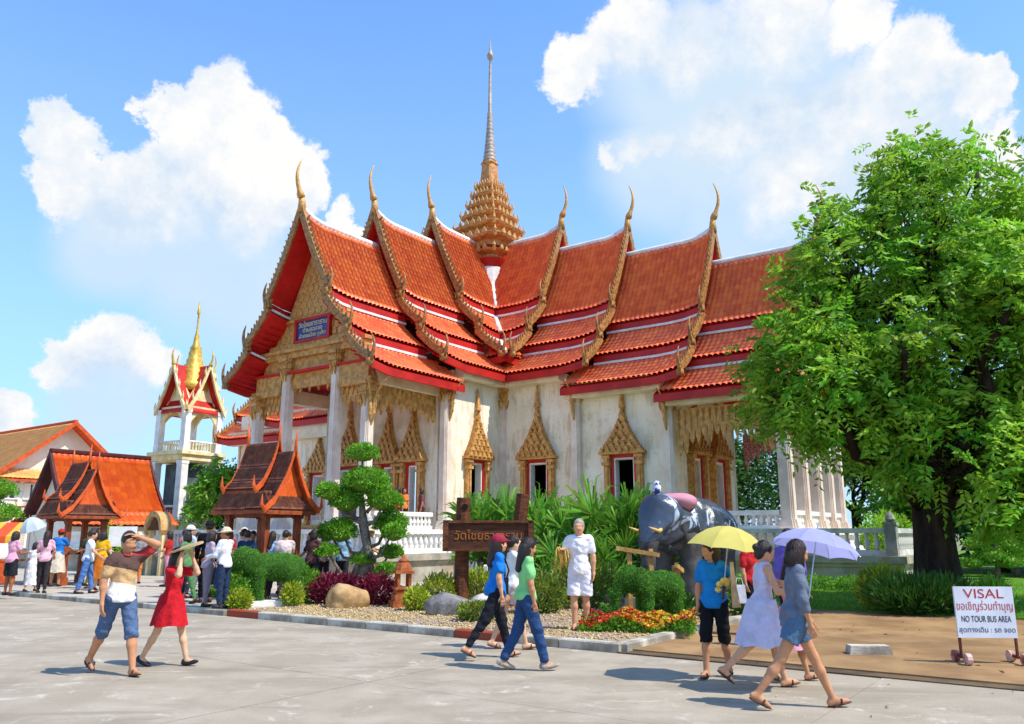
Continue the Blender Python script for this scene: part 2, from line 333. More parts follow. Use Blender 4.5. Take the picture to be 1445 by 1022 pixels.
def tilefn(dark):
    def fn(t,col,co,p):
        return t.mix(t.m('MULTIPLY',t.rng(t.noise(co,.7,5.,.6),.5,.7),.4),col,hx(dark)+(1,))
    return fn
M_tile=mat('roof_tile',hx('fd7a44'),hx('f56c38'),2.,.42,0,10,.45,attr='tint',av=.24,ah=.012,fn=tilefn('da5a2c'))
M_tileg=mat('roof_tile_brown',hx('7a4a38'),hx('5f382c'),3.,.7,0,10,.25,attr='tint',av=.4,ah=.02,fn=tilefn('5a362c'))
M_tileo=mat('roof_tile_bright',hx('e2601c'),hx('d55517'),1.5,.5,0,10,.35,attr='tint',av=.2,ah=.01)
def tiles(a0,a1,top,bot,cw=.235,rl=.3,sag=.1,h=.085):
    """pan-and-cover tiles between top(a)->(b,z) and bot(a)->(b,z); rows lap over one another"""
    nc=max(2,round((a1-a0)/cw)); off=np.array([0,.22,.5,.78]); hh=np.array([0,.8,1,.8])*h
    A=np.append((np.arange(nc)[:,None]+off).ravel(),nc)/nc; HH=np.append(np.tile(hh,nc),0); aa=a0+(a1-a0)*A
    T=np.array([top(x) for x in aa]); B=np.array([bot(x) for x in aa]); L=np.hypot(*(B-T).mean(0)); nr=max(2,round(L/rl))
    tt=np.repeat(np.arange(nr+1)/nr,2)[1:-1]; lift=np.tile([0.,.028],nr)
    D=(B-T); N=np.stack([-D[:,1],D[:,0]],1); N/=np.linalg.norm(N,axis=1)[:,None]; N*=np.where(N[:,1]<0,-1,1)[:,None]
    P=T[:,None]+D[:,None]*tt[None,:,None]+N[:,None]*(HH[:,None]+lift[None]-sag*4*(tt*(1-tt))[None])[:,:,None]
    na,nt=P.shape[:2]; V=np.empty((na,nt,3)); V[:,:,0]=aa[:,None]; V[:,:,1:]=P
    I=np.arange(na*nt).reshape(na,nt); Q=np.stack([I[:-1,:-1],I[1:,:-1],I[1:,1:],I[:-1,1:]],-1)
    tint=RNG.random((nc,nr)); tq=tint[np.arange(na-1)//4][:,np.minimum(np.arange(nt-1)//2,nr-1)]
    return V.reshape(-1,3),Q.reshape(-1,4),tq.ravel()
def slab_under(mb,a0,a1,tp,bt,sag,fr,o0=.05,o1=.16,n=7,m=6):
    V=[];F=[]
    for i in range(n+1):
        x=a0+(a1-a0)*i/n; (b0,z0),(b1,z1)=tp(x),bt(x); db,dz=b1-b0,z1-z0; L=math.hypot(db,dz); nb,nz=-dz/L,db/L
        if nz<0: nb,nz=-nb,-nz
        for o in (o0,o1):
            for q in range(m+1): t=q/m; k=-sag*4*t*(1-t)-o; V.append(fr(x,b0+db*t+nb*k,z0+dz*t+nz*k))
    w=2*(m+1)
    for i in range(n):
        for q in range(m):
            A=i*w+q; F+=[(A,A+1,A+w+1,A+w),(A+m+1,A+m+1+w,A+m+2+w,A+m+2)]
        F.append((i*w+m,i*w+2*m+1,(i+1)*w+2*m+1,(i+1)*w+m))
    for i in (0,n):
        for q in range(m): A=i*w+q; F.append((A,A+1,A+m+2,A+m+1))
    mb.add(V,F)
temple=thing('temple_hall','large cross-shaped temple hall with tiered orange tile roofs and a tall gilded spire','temple',(TC.x,TC.y,0),-TA,scale=K)
ZI=16.95; D1,H1=1.864,12.918; D2,H2=3.087,11.246; D3,H3=4.346,9.775
PROF=[(0.,ZI),(D1,H1),(D2,H2),(D3,H3)]
def horn(base,height,lean,r=.09,curl=.5):
    """slender S-curved roof finial in the a-z plane"""
    P=[];rr=[]
    for i in range(13):
        t=i/12; a=lean*(math.sin(t*PI*.95)*.42+t*.10)-curl*.06*t**4; P.append((base[0]+a,base[1],base[2]+height*t)); rr.append(r*(1-t)**.75*(1.6 if t<.12 else 1)+.012)
    return P,rr
def arm(rot,tiers,front=False):
    cr,sr=math.cos(rot),math.sin(rot)
    X=lambda a,b,z:(a*cr-b*sr,a*sr+b*cr,z)
    for ti,(s0,end,rd,ed,se) in enumerate(tiers):
        zr=lambda a,rd=rd,end=end:ZI+.03-rd+.36*max(0,(a-(end-1.3))/1.3)**2
        lift=lambda a,end=end:.22*max(0,(a-(end-1.5))/1.5)**2
        segs=[(s0,lambda a:(.06,zr(a)-.05),lambda a:(D1,H1-ed+lift(a)),.08),
              (s0,lambda a:(D1-.2,H1-ed-.42+lift(a)),lambda a:(D2,H2-ed+lift(a)),.06),
              (se,lambda a:(D2-.2,H2-ed-.40+lift(a)),lambda a:(D3,H3-ed+lift(a)),.05)]
        sof=MB()
        for sg in (1,-1):
            for (st,tp,bt,sag) in segs: slab_under(sof,st,end,tp,bt,sag,lambda a,b_,z:X(a,sg*b_,z))
            # battens under the gable overhang
            for (st,tp,bt,sag) in segs:
                (b0,z0),(b1,z1)=tp(end-.5),bt(end-.5)
                for q in range(1,6):
                    t=q/6; bb=b0+(b1-b0)*t; zz=z0+(z1-z0)*t-.34-sag*8*t*(1-t)
                    sof.tube([X(end-1.6,sg*bb,zz),X(end-.15,sg*bb,zz+lift(end-.15)*t)],.035,4)
        roof=sof.build('roof_tier',M_redb,temple,fix=False)
        for sg in (1,-1):
            VV=[];QQ=[];TT=[];k=0
            for (st,tp,bt,sag) in segs:
                V,Q,T=tiles(st,end-.05,tp,bt,sag=sag); V=V.copy(); b=V[:,1]*sg; a=V[:,0].copy()
                V[:,1]=a*sr+b*cr; V[:,0]=a*cr-b*sr; Q=Q if sg>0 else Q[:,::-1]; VV.append(V);QQ.append(Q+k);TT.append(T);k+=len(V)
            mk('roof_tiles',np_mesh('roof_tiles',np.concatenate(VV),np.concatenate(QQ),4,np.concatenate(TT)),M_tile,roof,kind='stuff')
            # fascia boards and mortar lines at the three drips
            for (st,tp,bt,sag),j in zip(segs,(0,1,2)):
                fa=MB(); wh=MB(); n=6; th=.26 if j<2 else .30
                for i in range(n):
                    x0=st+(end-.1-st)*i/n; x1=st+(end-.1-st)*(i+1)/n; (b0,z0),(b1,z1)=bt(x0),bt(x1)
                    for MBx,(bi,bo,zt,zb) in ((fa,(-.10,.0,-.07,-.07-th)),)+(((wh,(-.26,.02,-.07-th,-.07-th-.10)),) if j<2 else ()):
                        V=[X(x,sg*(bb+o),z+q) for x,bb,z in ((x0,b0,z0),(x1,b1,z1)) for o in (bi,bo) for q in (zt,zb)]
                        MBx.add(V,[(0,1,3,2),(4,6,7,5),(0,2,6,4),(1,5,7,3),(2,3,7,6),(0,4,5,1)])
                fa.build('fascia',M_red,roof)
                if j<2: wh.build('mortar_line',M_ridge,roof)
        rc=MB(); P=[]
        for i in range(15):
            x=s0+(end-s0)*i/14; P.append(X(x,0,zr(x)+.06))
        rc.tube(P,.15,8,flat=1.1); rc.build('ridge_cap',M_ridge,roof,True)
        # bargeboards with flame teeth
        for sg in (1,-1):
            bb=MB(); pts=[]
            (b0,z0),(b1,z1)=(0.,zr(end)+.1),(D1,H1-ed+.25)
            for i in range(9): t=i/8; pts.append((b0+(b1-b0)*t,z0+(z1-z0)*t-.24*math.sin(PI*t)*(1-t*.3)))
            for (pb,pz),(qb,qz) in (((D1-.12,H1-ed-.12),(D2,H2-ed+.25)),((D2-.12,H2-ed-.12),(D3+.03,H3-ed+.22))):
                for i in range(5): t=i/4; pts.append((pb+(qb-pb)*t,pz+(qz-pz)*t-.13*math.sin(PI*t)))
            for (p,q) in zip(pts[:-1],pts[1:]):
                d=Vector((q[0]-p[0],q[1]-p[1])); L=d.length
                if L<1e-4: continue
                nn=Vector((-d.y,d.x)).normalized(); nn=nn if nn.y>0 else -nn
                prof=[(p[0]-nn.x*.15,p[1]-nn.y*.15),(q[0]-nn.x*.15,q[1]-nn.y*.15),(q[0]+nn.x*.14,q[1]+nn.y*.14),(p[0]+nn.x*.14,p[1]+nn.y*.14)]
                bb.prism(prof,.17,lambda a,b,c:X(end-.08+c,sg*a,b))
                k=max(1,int(L/.21))
                for i in range(k):
                    t=(i+.5)/k; c=Vector(p)+d*t; dn=d.normalized()
                    if c.x<.2: continue
                    tip=c+nn*.34-dn*.10; bb.prism([tuple(c+nn*.12-dn*.085),tuple(c+nn*.12+dn*.085),tuple(tip)],.07,lambda a,b,c_:X(end-.03+c_,sg*a,b))
            bb.build('bargeboard',M_mosaic,roof)
            for (db,hz) in ((D1,H1),(D2,H2),(D3,H3)):
                hk=MB(); P=[];rr=[]
                for i in range(9):
                    t=i/8; P.append(X(end+.02,sg*(db+.05+.24*math.sin(t*PI*.8)-.1*t),hz-ed+.05+1.0*t)); rr.append(.085*(1-t)**.7+.012)
                hk.tube(P,rr,6); hk.box(X(end,sg*db,hz-ed),(.22,.22,.26),rz=rot); hk.build('eave_finial',M_mosaic,roof,True)
        ch=MB(); zt=zr(end); P,rr=horn((end+.05,0,zt+.55),1.7,.6,.095); ch.tube([X(*p) for p in P],rr,8)
        ch.tube([X(end-.02,0,zt-.1),X(end+.0,0,zt+.3),X(end+.03,0,zt+.6)],[.2,.15,.12],8); ch.build('roof_finial',M_goldf,roof,True)
        # gable wall of each tier
        gp=MB(); pin=end-(1.15 if ti==len(tiers)-1 else .55); prof=[]
        zz=zr(pin)-.35; 
        outl=[(0,zz),(D1-.25,H1-ed-.2),(D2-.3,H2-ed-.25),(D3-.75,H3-ed-.3)]
        if ti<len(tiers)-1: outl=[(0,zz),(D1-.3,H1-ed-.35),(D1-.3,H1-ed-1.2)]
        poly=outl+[(-b,z) for b,z in outl[::-1]][:-1] if outl[0][0]==0 else outl
        gp.prism(poly,.12,lambda a,b,c:X(pin+c,a,b)); gp.build('gable_wall',M_gold if ti==len(tiers)-1 else M_red,roof)
    return X
arm(-PI/2,[(0,4.75,0,0,0),(4.4,8.75,1.0,.885,0),(8.4,12.9,2.35,1.79,7.3)])
arm(0,[(0,4.7,0,0,0),(4.4,8.5,1.0,.885,0),(8.2,12.8,2.05,1.79,7.2),(12.5,17.3,3.35,2.5,11.6)])
arm(PI,[(0,4.7,0,0,0),(4.4,8.5,1.0,.885,0),(8.2,12.8,2.05,1.79,7.2),(12.5,17.3,3.35,2.5,11.6)])
arm(PI/2,[(0,4.7,0,0,0)])
# white valley flashings between front wing and right wing
for sx in (1,-1):
    fl=MB()
    for (d0,z0,d1,z1) in ((.9,ZI-(ZI-H1)*.9/D1-.1,D1,H1),(D1-.15,H1-.38,D2,H2),(D2-.15,H2-.36,D3,H3)):
        fl.tube([(sx*d0,-d0,z0+.10),(sx*(d0+d1)/2,-(d0+d1)/2,(z0+z1)/2+.04),(sx*d1,-d1,z1+.08)],.13,6)
    fl.build('valley_flashing',M_ridge,temple,True)
# ---- spire over the crossing
def redent(q):
    c,s=abs(math.cos(q)),abs(math.sin(q)); m=max(c,s); r=1/m
    return min(r,1.7/(c+s))
sp=MB(); sp.lathe([(1.5,12.0),(1.28,15.6)],32,shape=redent); sp.build('spire_base',M_white,temple)
sp=MB(); sp.lathe([(1.2,15.55),(1.3,15.7),(1.46,16.05),(1.3,16.12),(1.0,16.13)],32,shape=redent); spire_ring=sp.build('spire_ring',M_red,temple)
prof=[(1.25,16.1)]; z=16.12
steps=[(1.45,.66),(1.68,.84),(1.44,.76),(1.18,.70),(.95,.64),(.76,.58),(.6,.52)]
for r,h in steps:
    prof+=[(r*.82,z),(r*.84,z+h*.3),(r*1.05,z+h*.46),(r*1.1,z+h*.62),(r*1.02,z+h*.7),(r*.80,z+h*.74),(r*.78,z+h)]; z+=h
prof+=[(.46,z),(.44,z+.15),(.36,z+1.2),(.42,z+1.3),(.32,z+1.45)]
sp=MB(); sp.lathe(prof,32,shape=redent); M_spire=mat('spire_bronze',hx('dc9f5c'),hx('b06f40'),6.,.5,.5,22.,.35,metal=.05); spire=sp.build('spire_tiers',M_spire,temple)
zs=16.12
for r,h in steps:                       # antefix leaves on every tier
    n=5
    for s4 in range(4):
        for i in range(n):
            t=(i+.5)/n*2-1; a=MB(); y=t*r*.72; w_=r*.72/n*.8
            M_=lambda x,yy,zz:(x*math.cos(s4*PI/2)-yy*math.sin(s4*PI/2),x*math.sin(s4*PI/2)+yy*math.cos(s4*PI/2),zz)
            a.prism([(-w_*.8,0),(w_*.8,0),(w_*.7,.12),(0,.3),(-w_*.7,.12)],.07,lambda p,q,c:M_(r*1.0+c,y+p,zs+h*.68+q)); a.build('antefix',M_goldf,spire)
    for s4 in range(4):                # corner antefixes stand out at the redents
        a=MB(); q=s4*PI/2+PI/4; rr=r*1.7/math.sqrt(2)*1.04; a.tube([(rr*math.cos(q),rr*math.sin(q),zs+h*.45),(rr*1.1*math.cos(q),rr*1.1*math.sin(q),zs+h*.8),(rr*1.07*math.cos(q),rr*1.07*math.sin(q),zs+h*.5+.5)],[.11,.08,.012],5); a.build('antefix',M_goldf,spire)
    zs+=h
sp=MB(); zz=z+1.42; pr=[]; r=.36
while zz<25.2:
    pr+=[(r,zz),(r*1.12,zz+.09),(r*.95,zz+.2)]; zz+=.24; r*=.925
pr+=[(.115,zz),(.075,28.3),(.05,28.6),(.17,28.75),(.2,28.95),(.12,29.15),(.05,29.4),(.015,30.0)]
sp.lathe(pr,12); sp.build('spire_needle',mat('spire_grey_gilt',hx('b9a592'),hx('8d8078'),6.,.5,.2,20.,.5),temple,True)
# ---- walls with real openings
FZ=1.9; WW=3.6
def wallrun(p0,p1,z0,z1,th,ops,m=M_wall,name='wall'):
    """wall from p0 to p1 in plan; ops: (distance, width, sill, head)"""
    p0,p1=Vector(p0),Vector(p1); d=(p1-p0); L=d.length; d/=L; rz=math.atan2(d.y,d.x); a=MB(); x=0.
    def seg(x0,x1,za,zb):
        if x1-x0<1e-3 or zb-za<1e-3: return
        c=p0+d*((x0+x1)/2); a.box((c.x,c.y,(za+zb)/2),(x1-x0,th,zb-za),rz)
    for (c,w,s,h) in sorted(ops):
        seg(x,c-w/2,z0,z1); seg(c-w/2,c+w/2,z0,s); seg(c-w/2,c+w/2,h,z1); x=c+w/2
    seg(x,L,z0,z1); return a.build(name,m,temple)
def sumwin(c,dr,w,sill,head,crown,scale=1.,door=False):
    """gilt window or door frame with a tapering crown; c on the wall face, dr outward unit normal"""
    n=Vector(dr); t=Vector((-n.y,n.x)); c=Vector(c)
    fr=lambda a,o,z:(c.x+t.x*a+n.x*o,c.y+t.y*a+n.y*o,z)
    def slab(mb,a0,a1,z0,z1,o0,o1): mb.add([fr(a,o,z) for a in (a0,a1) for o in (o0,o1) for z in (z0,z1)],[(0,1,3,2),(4,6,7,5),(0,4,5,1),(2,3,7,6),(1,5,7,3),(0,2,6,4)])
    f=MB(); pw=.27*scale; h=w/2
    for s in (-1,1):
        slab(f,s*(h+.13),s*(h+.13+pw),sill-.25,head+.1,-.05,.2); slab(f,s*(h+.2),s*(h+.06+pw),sill,head,.2,.26)
        for zz in (sill-.25,sill+.25,head-.3,head-.02): slab(f,s*(h+.09),s*(h+.18+pw),zz,zz+.13,-.05,.3)
    win=f.build('door_frame' if door else 'window_frame',M_gold,temple)
    j=MB()
    for s in (-1,1): slab(j,s*h,s*(h+.15),sill,head,-.3,.1)
    slab(j,-h-.15,h+.15,head,head+.14,-.3,.1); j.build('red_jamb',M_red,win)
    j=MB()
    for s in (-1,1): slab(j,s*(h-.07),s*h,sill,head-.07,-.28,.05)
    slab(j,-h,h,head-.07,head,-.28,.05); j.build('inner_trim',M_white,win)
    if not door:
        j=MB(); slab(j,-h-.6*scale,h+.6*scale,sill-.4,sill-.25,-.05,.38); slab(j,-h-.5*scale,h+.5*scale,sill-.62,sill-.4,-.05,.28); j.build('sill',M_gold,win)
    cr=MB(); z=head+.14; W=h+.14+pw+.09; tot=crown-z; nt=9
    for i in range(nt):
        u0=i/nt; ww=W*(1-u0)**1.9*.98+.07; hh=tot*.74/nt
        slab(cr,-ww,ww,z,z+hh*.45,-.05,.36-.025*i); slab(cr,-ww*.88,ww*.88,z+hh*.45,z+hh*1.0,-.05,.3-.03*i)
        k=max(1,int(round(ww*2/.3)))
        for q in range(k):
            a=-ww+(q+.5)*2*ww/k; w2=ww/k*.8
            V=[fr(a-w2,.3-.03*i,z+hh*.4),fr(a+w2,.3-.03*i,z+hh*.4),fr(a,.40-.03*i,z+hh*1.45),fr(a-w2,.42-.03*i,z+hh*.4),fr(a+w2,.42-.03*i,z+hh*.4)]
            cr.add(V,[(0,1,2),(3,2,4),(0,2,3),(1,4,2),(0,3,4,1)])
        z+=hh
    cr.tube([fr(0,.12,z-.1),fr(0,.12,z+.3),fr(0,.1,z+.8),fr(0,.08,crown+.1)],[.16,.09,.05,.015],6); cr.build('crown',M_gold,win)
    return win
WT=9.3
# right wing, south wall with two windows; pilasters
ops=[(5.6-WW,.95,2.55,4.85),(9.85-WW,.95,2.55,4.85)]
wallrun((WW,-WW+.15),(7.1,-WW+.15),FZ-.1,WT-.6,.3,ops[:1]); wallrun((7.1,-WW+.15),(11.9,-WW+.15),FZ-.1,7.95,.3,[(9.85-7.1,.95,2.55,4.85)]); 
for cx,cz in ((5.6,8.3),(9.85,7.75)): sumwin((cx,-WW),(0,-1),.95,2.55,4.85,cz)
wallrun((WW-.15,-WW),(WW-.15,-7.2),FZ-.1,WT-.6,.3,[(5.55-WW,.8,2.55,4.8)]); wallrun((WW-.15,-7.2),(WW-.15,-7.8),FZ-.1,7.95,.3,[]); sumwin((WW,-5.6),(1,0),.8,2.55,4.8,8.0,.85)
# end wall of the front wing with doors, end wall of the right wing
wallrun((-WW,-7.65),(WW,-7.65),FZ-.1,7.97,.3,[(WW+1.3,1.9,FZ,4.65),(WW-1.9,1.6,FZ,4.65)])
sumwin((2.0,-7.8),(0,-1),.5,FZ,4.62,7.9,1.,True); sumwin((.55,-7.8),(0,-1),.55,FZ,4.62,8.0,1.,True); sumwin((-1.9,-7.8),(0,-1),1.3,FZ,4.62,7.9,1.,True)
wallrun((11.75,-WW),(11.75,WW),FZ-.1,8.2,.3,[(WW-1.2,.8,2.4,4.8),(WW+1.2,1.3,FZ,4.8)])
sumwin((11.9,-1.15),(1,0),.85,2.3,4.9,7.4,1.1); sumwin((11.9,1.3),(1,0),1.1,FZ,4.9,7.6,1.1,True)
# left (rear) wing wall seen through the front porch
wallrun((-WW,-WW+.15),(-16.,-WW+.15),FZ-.1,WT-.6,.3,[(8.8-WW,.9,2.5,4.9)]); sumwin((-8.8,-WW),(0,-1),.9,2.5,4.9,7.9)
wallrun((-WW+.15,-WW),(-WW+.15,-7.8),FZ-.1,WT-.6,.3,[]); wallrun((11.9,WW-.15),(WW,WW-.15),FZ-.1,WT-.6,.3,[]); wallrun((-16,-WW),(-16,WW),FZ-.1,7.6,.3,[])
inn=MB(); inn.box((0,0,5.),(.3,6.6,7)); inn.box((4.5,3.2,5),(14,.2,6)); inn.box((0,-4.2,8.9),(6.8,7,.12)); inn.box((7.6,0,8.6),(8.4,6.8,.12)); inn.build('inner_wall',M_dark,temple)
MB().box((0,-9.9,8.35),(6.9,4.4,.1)).build('porch_ceiling',M_redb,temple); MB().box((14.2,0,7.75),(4.6,6.9,.1)).build('porch_ceiling',M_redb,temple)
# eave beams / boxed cream soffits
for pts in (((WW+.28,-WW-.03),(WW+.28,-7.1),8.66,.6),((WW+.53,-WW-.28),(7.0,-WW-.28),8.66,.6),((7.3,-WW-.28),(11.8,-WW-.28),7.78,.6),((11.8,-WW-.22),(16.6,-WW-.22),7.06,.6),((3.35,-8.0),(3.35,-11.7),7.76,.6),((-3.35,-8.0),(-3.35,-11.7),7.76,.6),((-WW-.28,-WW-.28),(-16.5,-WW-.28),7.3,.75),((16.5,-3.6),(16.5,3.6),6.9,.6),((16.6,3.5),(11.8,3.5),6.9,.6)):
    (x0,y0),(x1,y1),zc,hh=pts; a=MB(); a.box(((x0+x1)/2,(y0+y1)/2,zc),(max(.5,abs(x1-x0)),max(.5,abs(y1-y0)),hh)); a.build('eave_beam',M_cream,temple)
def column(x,y,z0,z1,w=.42,square=False,m=M_col,name='column'):
    a=MB(); h=w/2
    prof=lambda r:[(r,-r*.62),(r*.8,-r*.62),(r*.8,-r*.8),(r*.62,-r*.8),(r*.62,-r)]
    def ring(r):
        q=[(r,-r*.6),(r,r*.6),(r*.8,r*.6),(r*.8,r*.8),(r*.6,r*.8),(r*.6,r),(-r*.6,r),(-r*.6,r*.8),(-r*.8,r*.8),(-r*.8,r*.6),(-r,r*.6),(-r,-r*.6),(-r*.8,-r*.6),(-r*.8,-r*.8),(-r*.6,-r*.8),(-r*.6,-r),(r*.6,-r),(r*.6,-r*.8),(r*.8,-r*.8),(r*.8,-r*.6)]
        return q
    a.prism(ring(h),z1-z0-.55,lambda p,q,c:(x+p*(1-.06*c/(z1-z0)),y+q*(1-.06*c/(z1-z0)),z0+c)); col=a.build(name,m,temple)
    c=MB(); zc=z1-.6
    for r,zz,hh in ((.62,0,.1),(.55,.1,.14),(.7,.24,.16),(.6,.4,.12),(.78,.52,.14)): c.prism(ring(w*r*1.05),hh,lambda p,q,k:(x+p,y+q,zc+zz+k))
    for s in range(4):
        for k in (-1,1):
            q=s*PI/2; px=x+math.cos(q)*h*.95-math.sin(q)*k*h*.4; py=y+math.sin(q)*h*.95+math.cos(q)*k*h*.4; c.tube([(px,py,zc-.35),(px+math.cos(q)*.06,py+math.sin(q)*.06,zc-.1),(px+math.cos(q)*.13,py+math.sin(q)*.13,zc+.12)],[.02,.08,.03],5)
    c.build('capital',M_gold,col)
    b=MB()
    for r,zz,hh in ((.72,0,.16),(.66,.16,.12),(.6,.28,.1)): b.prism(ring(w*r*1.05),hh,lambda p,q,k:(x+p,y+q,z0+zz+k))
    b.build('base',m,col); return col
def bracket(x,y,dx,dy,z,h=1.7,o=.75):
    a=MB(); P=[];rr=[]
    for i in range(11):
        t=i/10; s=o*(t**2.2)+.08*math.sin(t*2*PI); P.append((x+dx*s,y+dy*s,z-h*(1-t))); rr.append(.03+.06*math.sin(PI*min(1,t*1.1+.05)))
    a.tube(P,rr,6); 
    for i in (3,5,7): p=P[i]; a.tube([p,(p[0]+dx*.14,p[1]+dy*.14,p[2]-.16)],[.05,.01],5)
    a.build('eave_bracket',M_goldf,temple,True)
for (x,y,zt,dx,dy) in ((WW+.05,-WW-.05,8.3,.7,-.7),(7.62,-WW-.08,8.25,0,-1),(11.9,-WW-.08,7.5,0,-1),(WW+.08,-7.75,8.1,1,0)):
    column(x,y,FZ,zt,.44 if y<-4 or x>4 else .36); 
    if (dx,dy)!=(.7,-.7): bracket(x+dx*.2,y+dy*.2,dx,dy,zt-.0)
# porch columns: front wing and right wing
for (x,y,zt) in ((3.3,-11.9,7.45),(1.5,-11.85,8.9),(-1.5,-11.85,8.9),(-3.3,-11.9,7.45),(3.3,-9.9,7.45)): 
    if y<-11: column(x,y,FZ,zt,.46)
for s in (1,): bracket(3.5,-11.9,1,0,7.5); bracket(3.5,-11.9,.5,-.8,7.5)
for (x,y) in ((16.4,-3.55),(16.4,-1.7),(16.4,.2),(16.4,1.9),(16.4,3.55)): column(x,y,FZ,6.7,.5)
bracket(16.4,-3.75,0,-1,6.75); bracket(16.6,-3.55,1,0,6.75)
# gilt lambrequins under the porch beams: hanging leaf fringe
def fringe(p0,p1,z,m=M_gold,drop=.5,arch=0.,n=None,body=.45):
    p0,p1=Vector(p0),Vector(p1); L=(p1-p0).length; n=n or int(L/.26); d=(p1-p0)/L; nn=Vector((-d.y,d.x)); a=MB()
    fr=lambda s,z_,c:(p0.x+d.x*s+nn.x*(c-.05),p0.y+d.y*s+nn.y*(c-.05),z_)
    for i in range(n):
        s0=L*i/n; s1=L*(i+1)/n; t=(i+.5)/n; e=abs(2*t-1); low=z-body-arch*e**3; w=(s1-s0)
        a.prism([(s0,z),(s1,z),(s1,low),(s0,low)],.1,fr)
        a.prism([(s0+w*.08,low+.02),(s1-w*.08,low+.02),(s1-w*.1,low-drop*.3),((s0+s1)/2,low-drop*(.65+.35*(i%2))),(s0+w*.1,low-drop*.3)],.08,fr)
        a.prism([(s0+w*.2,z-.05),(s1-w*.2,z-.05),((s0+s1)/2,low+.05)],.16,fr)
    return a.build('gilt_fringe',m,temple)
fringe((3.3,-11.6),(3.3,-8.0),7.5,drop=.55,arch=.5); fringe((1.25,-11.75),(-1.25,-11.75),8.75,drop=.5,arch=.15,body=.75); fringe((3.1,-11.8),(1.75,-11.8),7.5,drop=.4); fringe((-1.75,-11.8),(-3.1,-11.8),7.5,drop=.4)
fringe((12.2,-3.55),(16.1,-3.55),6.65,drop=.6,arch=.9,body=.75); fringe((16.4,-1.9),(16.4,-3.3),6.6,arch=.4); fringe((16.4,1.7),(16.4,-1.5),6.6,arch=.4)
fringe((16.1,3.4),(12.4,3.4),6.3,mat('maroon_lace',hx('9a2f3a'),hx('d9b7b0'),14.,.6,.3,30.),drop=.55,arch=.8,body=.5)
# front pediment: beams, mouldings, relief leaves, plaque
pd=MB()
for z0,z1,w,o in ((8.95,9.2,3.2,.28),(9.2,9.34,3.3,.4),(9.34,9.6,2.7,.22),(10.5,10.62,2.05,.25)):
    pd.b2((-w,-11.78-o,z0),(w,-11.7,z1))
pd.b2((-3.6,-12.1,7.42),(-1.76,-11.7,7.68)); pd.b2((1.76,-12.1,7.42),(3.6,-11.7,7.68)); pd.b2((-3.4,-12.02,7.68),(-1.78,-11.75,8.3)); pd.b2((1.78,-12.02,7.68),(3.4,-11.75,8.3))
ped=pd.build('pediment_beam',M_gold,temple)
rl=random.Random(4)
for z,wm in ((9.75,2.1),(10.05,1.9),(10.8,1.5),(11.1,1.25),(11.45,1.1),(11.8,.9),(12.15,.75),(12.5,.55),(12.85,.4),(13.2,.25)):
    n=max(1,int(wm*2/.34))
    for i in range(n):
        x=-wm+(i+.5)*2*wm/n
        if abs(x)<1.0 and 9.7<z<10.5: continue
        a=MB(); s=rl.uniform(.8,1.2); w_=.15*s; fr=lambda p,q,c:(x+p,-11.78-c,z+q)
        a.prism([(-w_,0),(-w_*.3,-.08),(w_*.5,-.06),(w_,.08),(w_*.7,.2),(0,.38*s),(-w_*.8,.2)],.12,fr); a.build('relief_leaf',M_goldf,ped)
pl=MB(); pl.b2((-.95,-11.98,9.66),(.95,-11.8,10.46)); plaque=pl.build('plaque',mat('plaque_blue',hx('2c3f7d'),hx('3a4c8c'),3.,.4),temple)
a=MB()
for x0,x1,z0,z1 in ((-1.1,1.1,10.46,10.58),(-1.1,1.1,9.56,9.66),(-1.08,-.95,9.66,10.46),(.95,1.08,9.66,10.46)): a.b2((x0,-12.06,z0),(x1,-11.8,z1))
a.build('plaque_frame',M_red,plaque)
def text_obj(name,body,size,m,parent,loc,rot,ext=.004,align='CENTER',sx=1.):
    c=bpy.data.curves.new(name,'FONT'); c.body=body; c.size=size; c.extrude=ext; c.align_x=align; c.align_y='CENTER'
    o=bpy.data.objects.new('tmp',c); COL.objects.link(o); dg=bpy.context.evaluated_depsgraph_get(); me=bpy.data.meshes.new_from_object(o.evaluated_get(dg)); bpy.data.objects.remove(o)
    me.materials.clear(); ob=mk(name,me,m,parent); ob.location=loc; ob.rotation_euler=rot; ob.scale=(sx,1,1); return ob
M_goldtxt=mat('gold_letter',hx('e8d9a8'),hx('d8c48a'),5.,.4)
for i,(b,s) in enumerate((('วัดไชยธาราราม',.3),('ตำบลฉลอง',.27),('อำเภอเมือง ภูเก็ต',.24))): text_obj('lettering',b,s,M_goldtxt,plaque,(0,-11.99,10.3-.24*i),(R(90),0,0),.01)
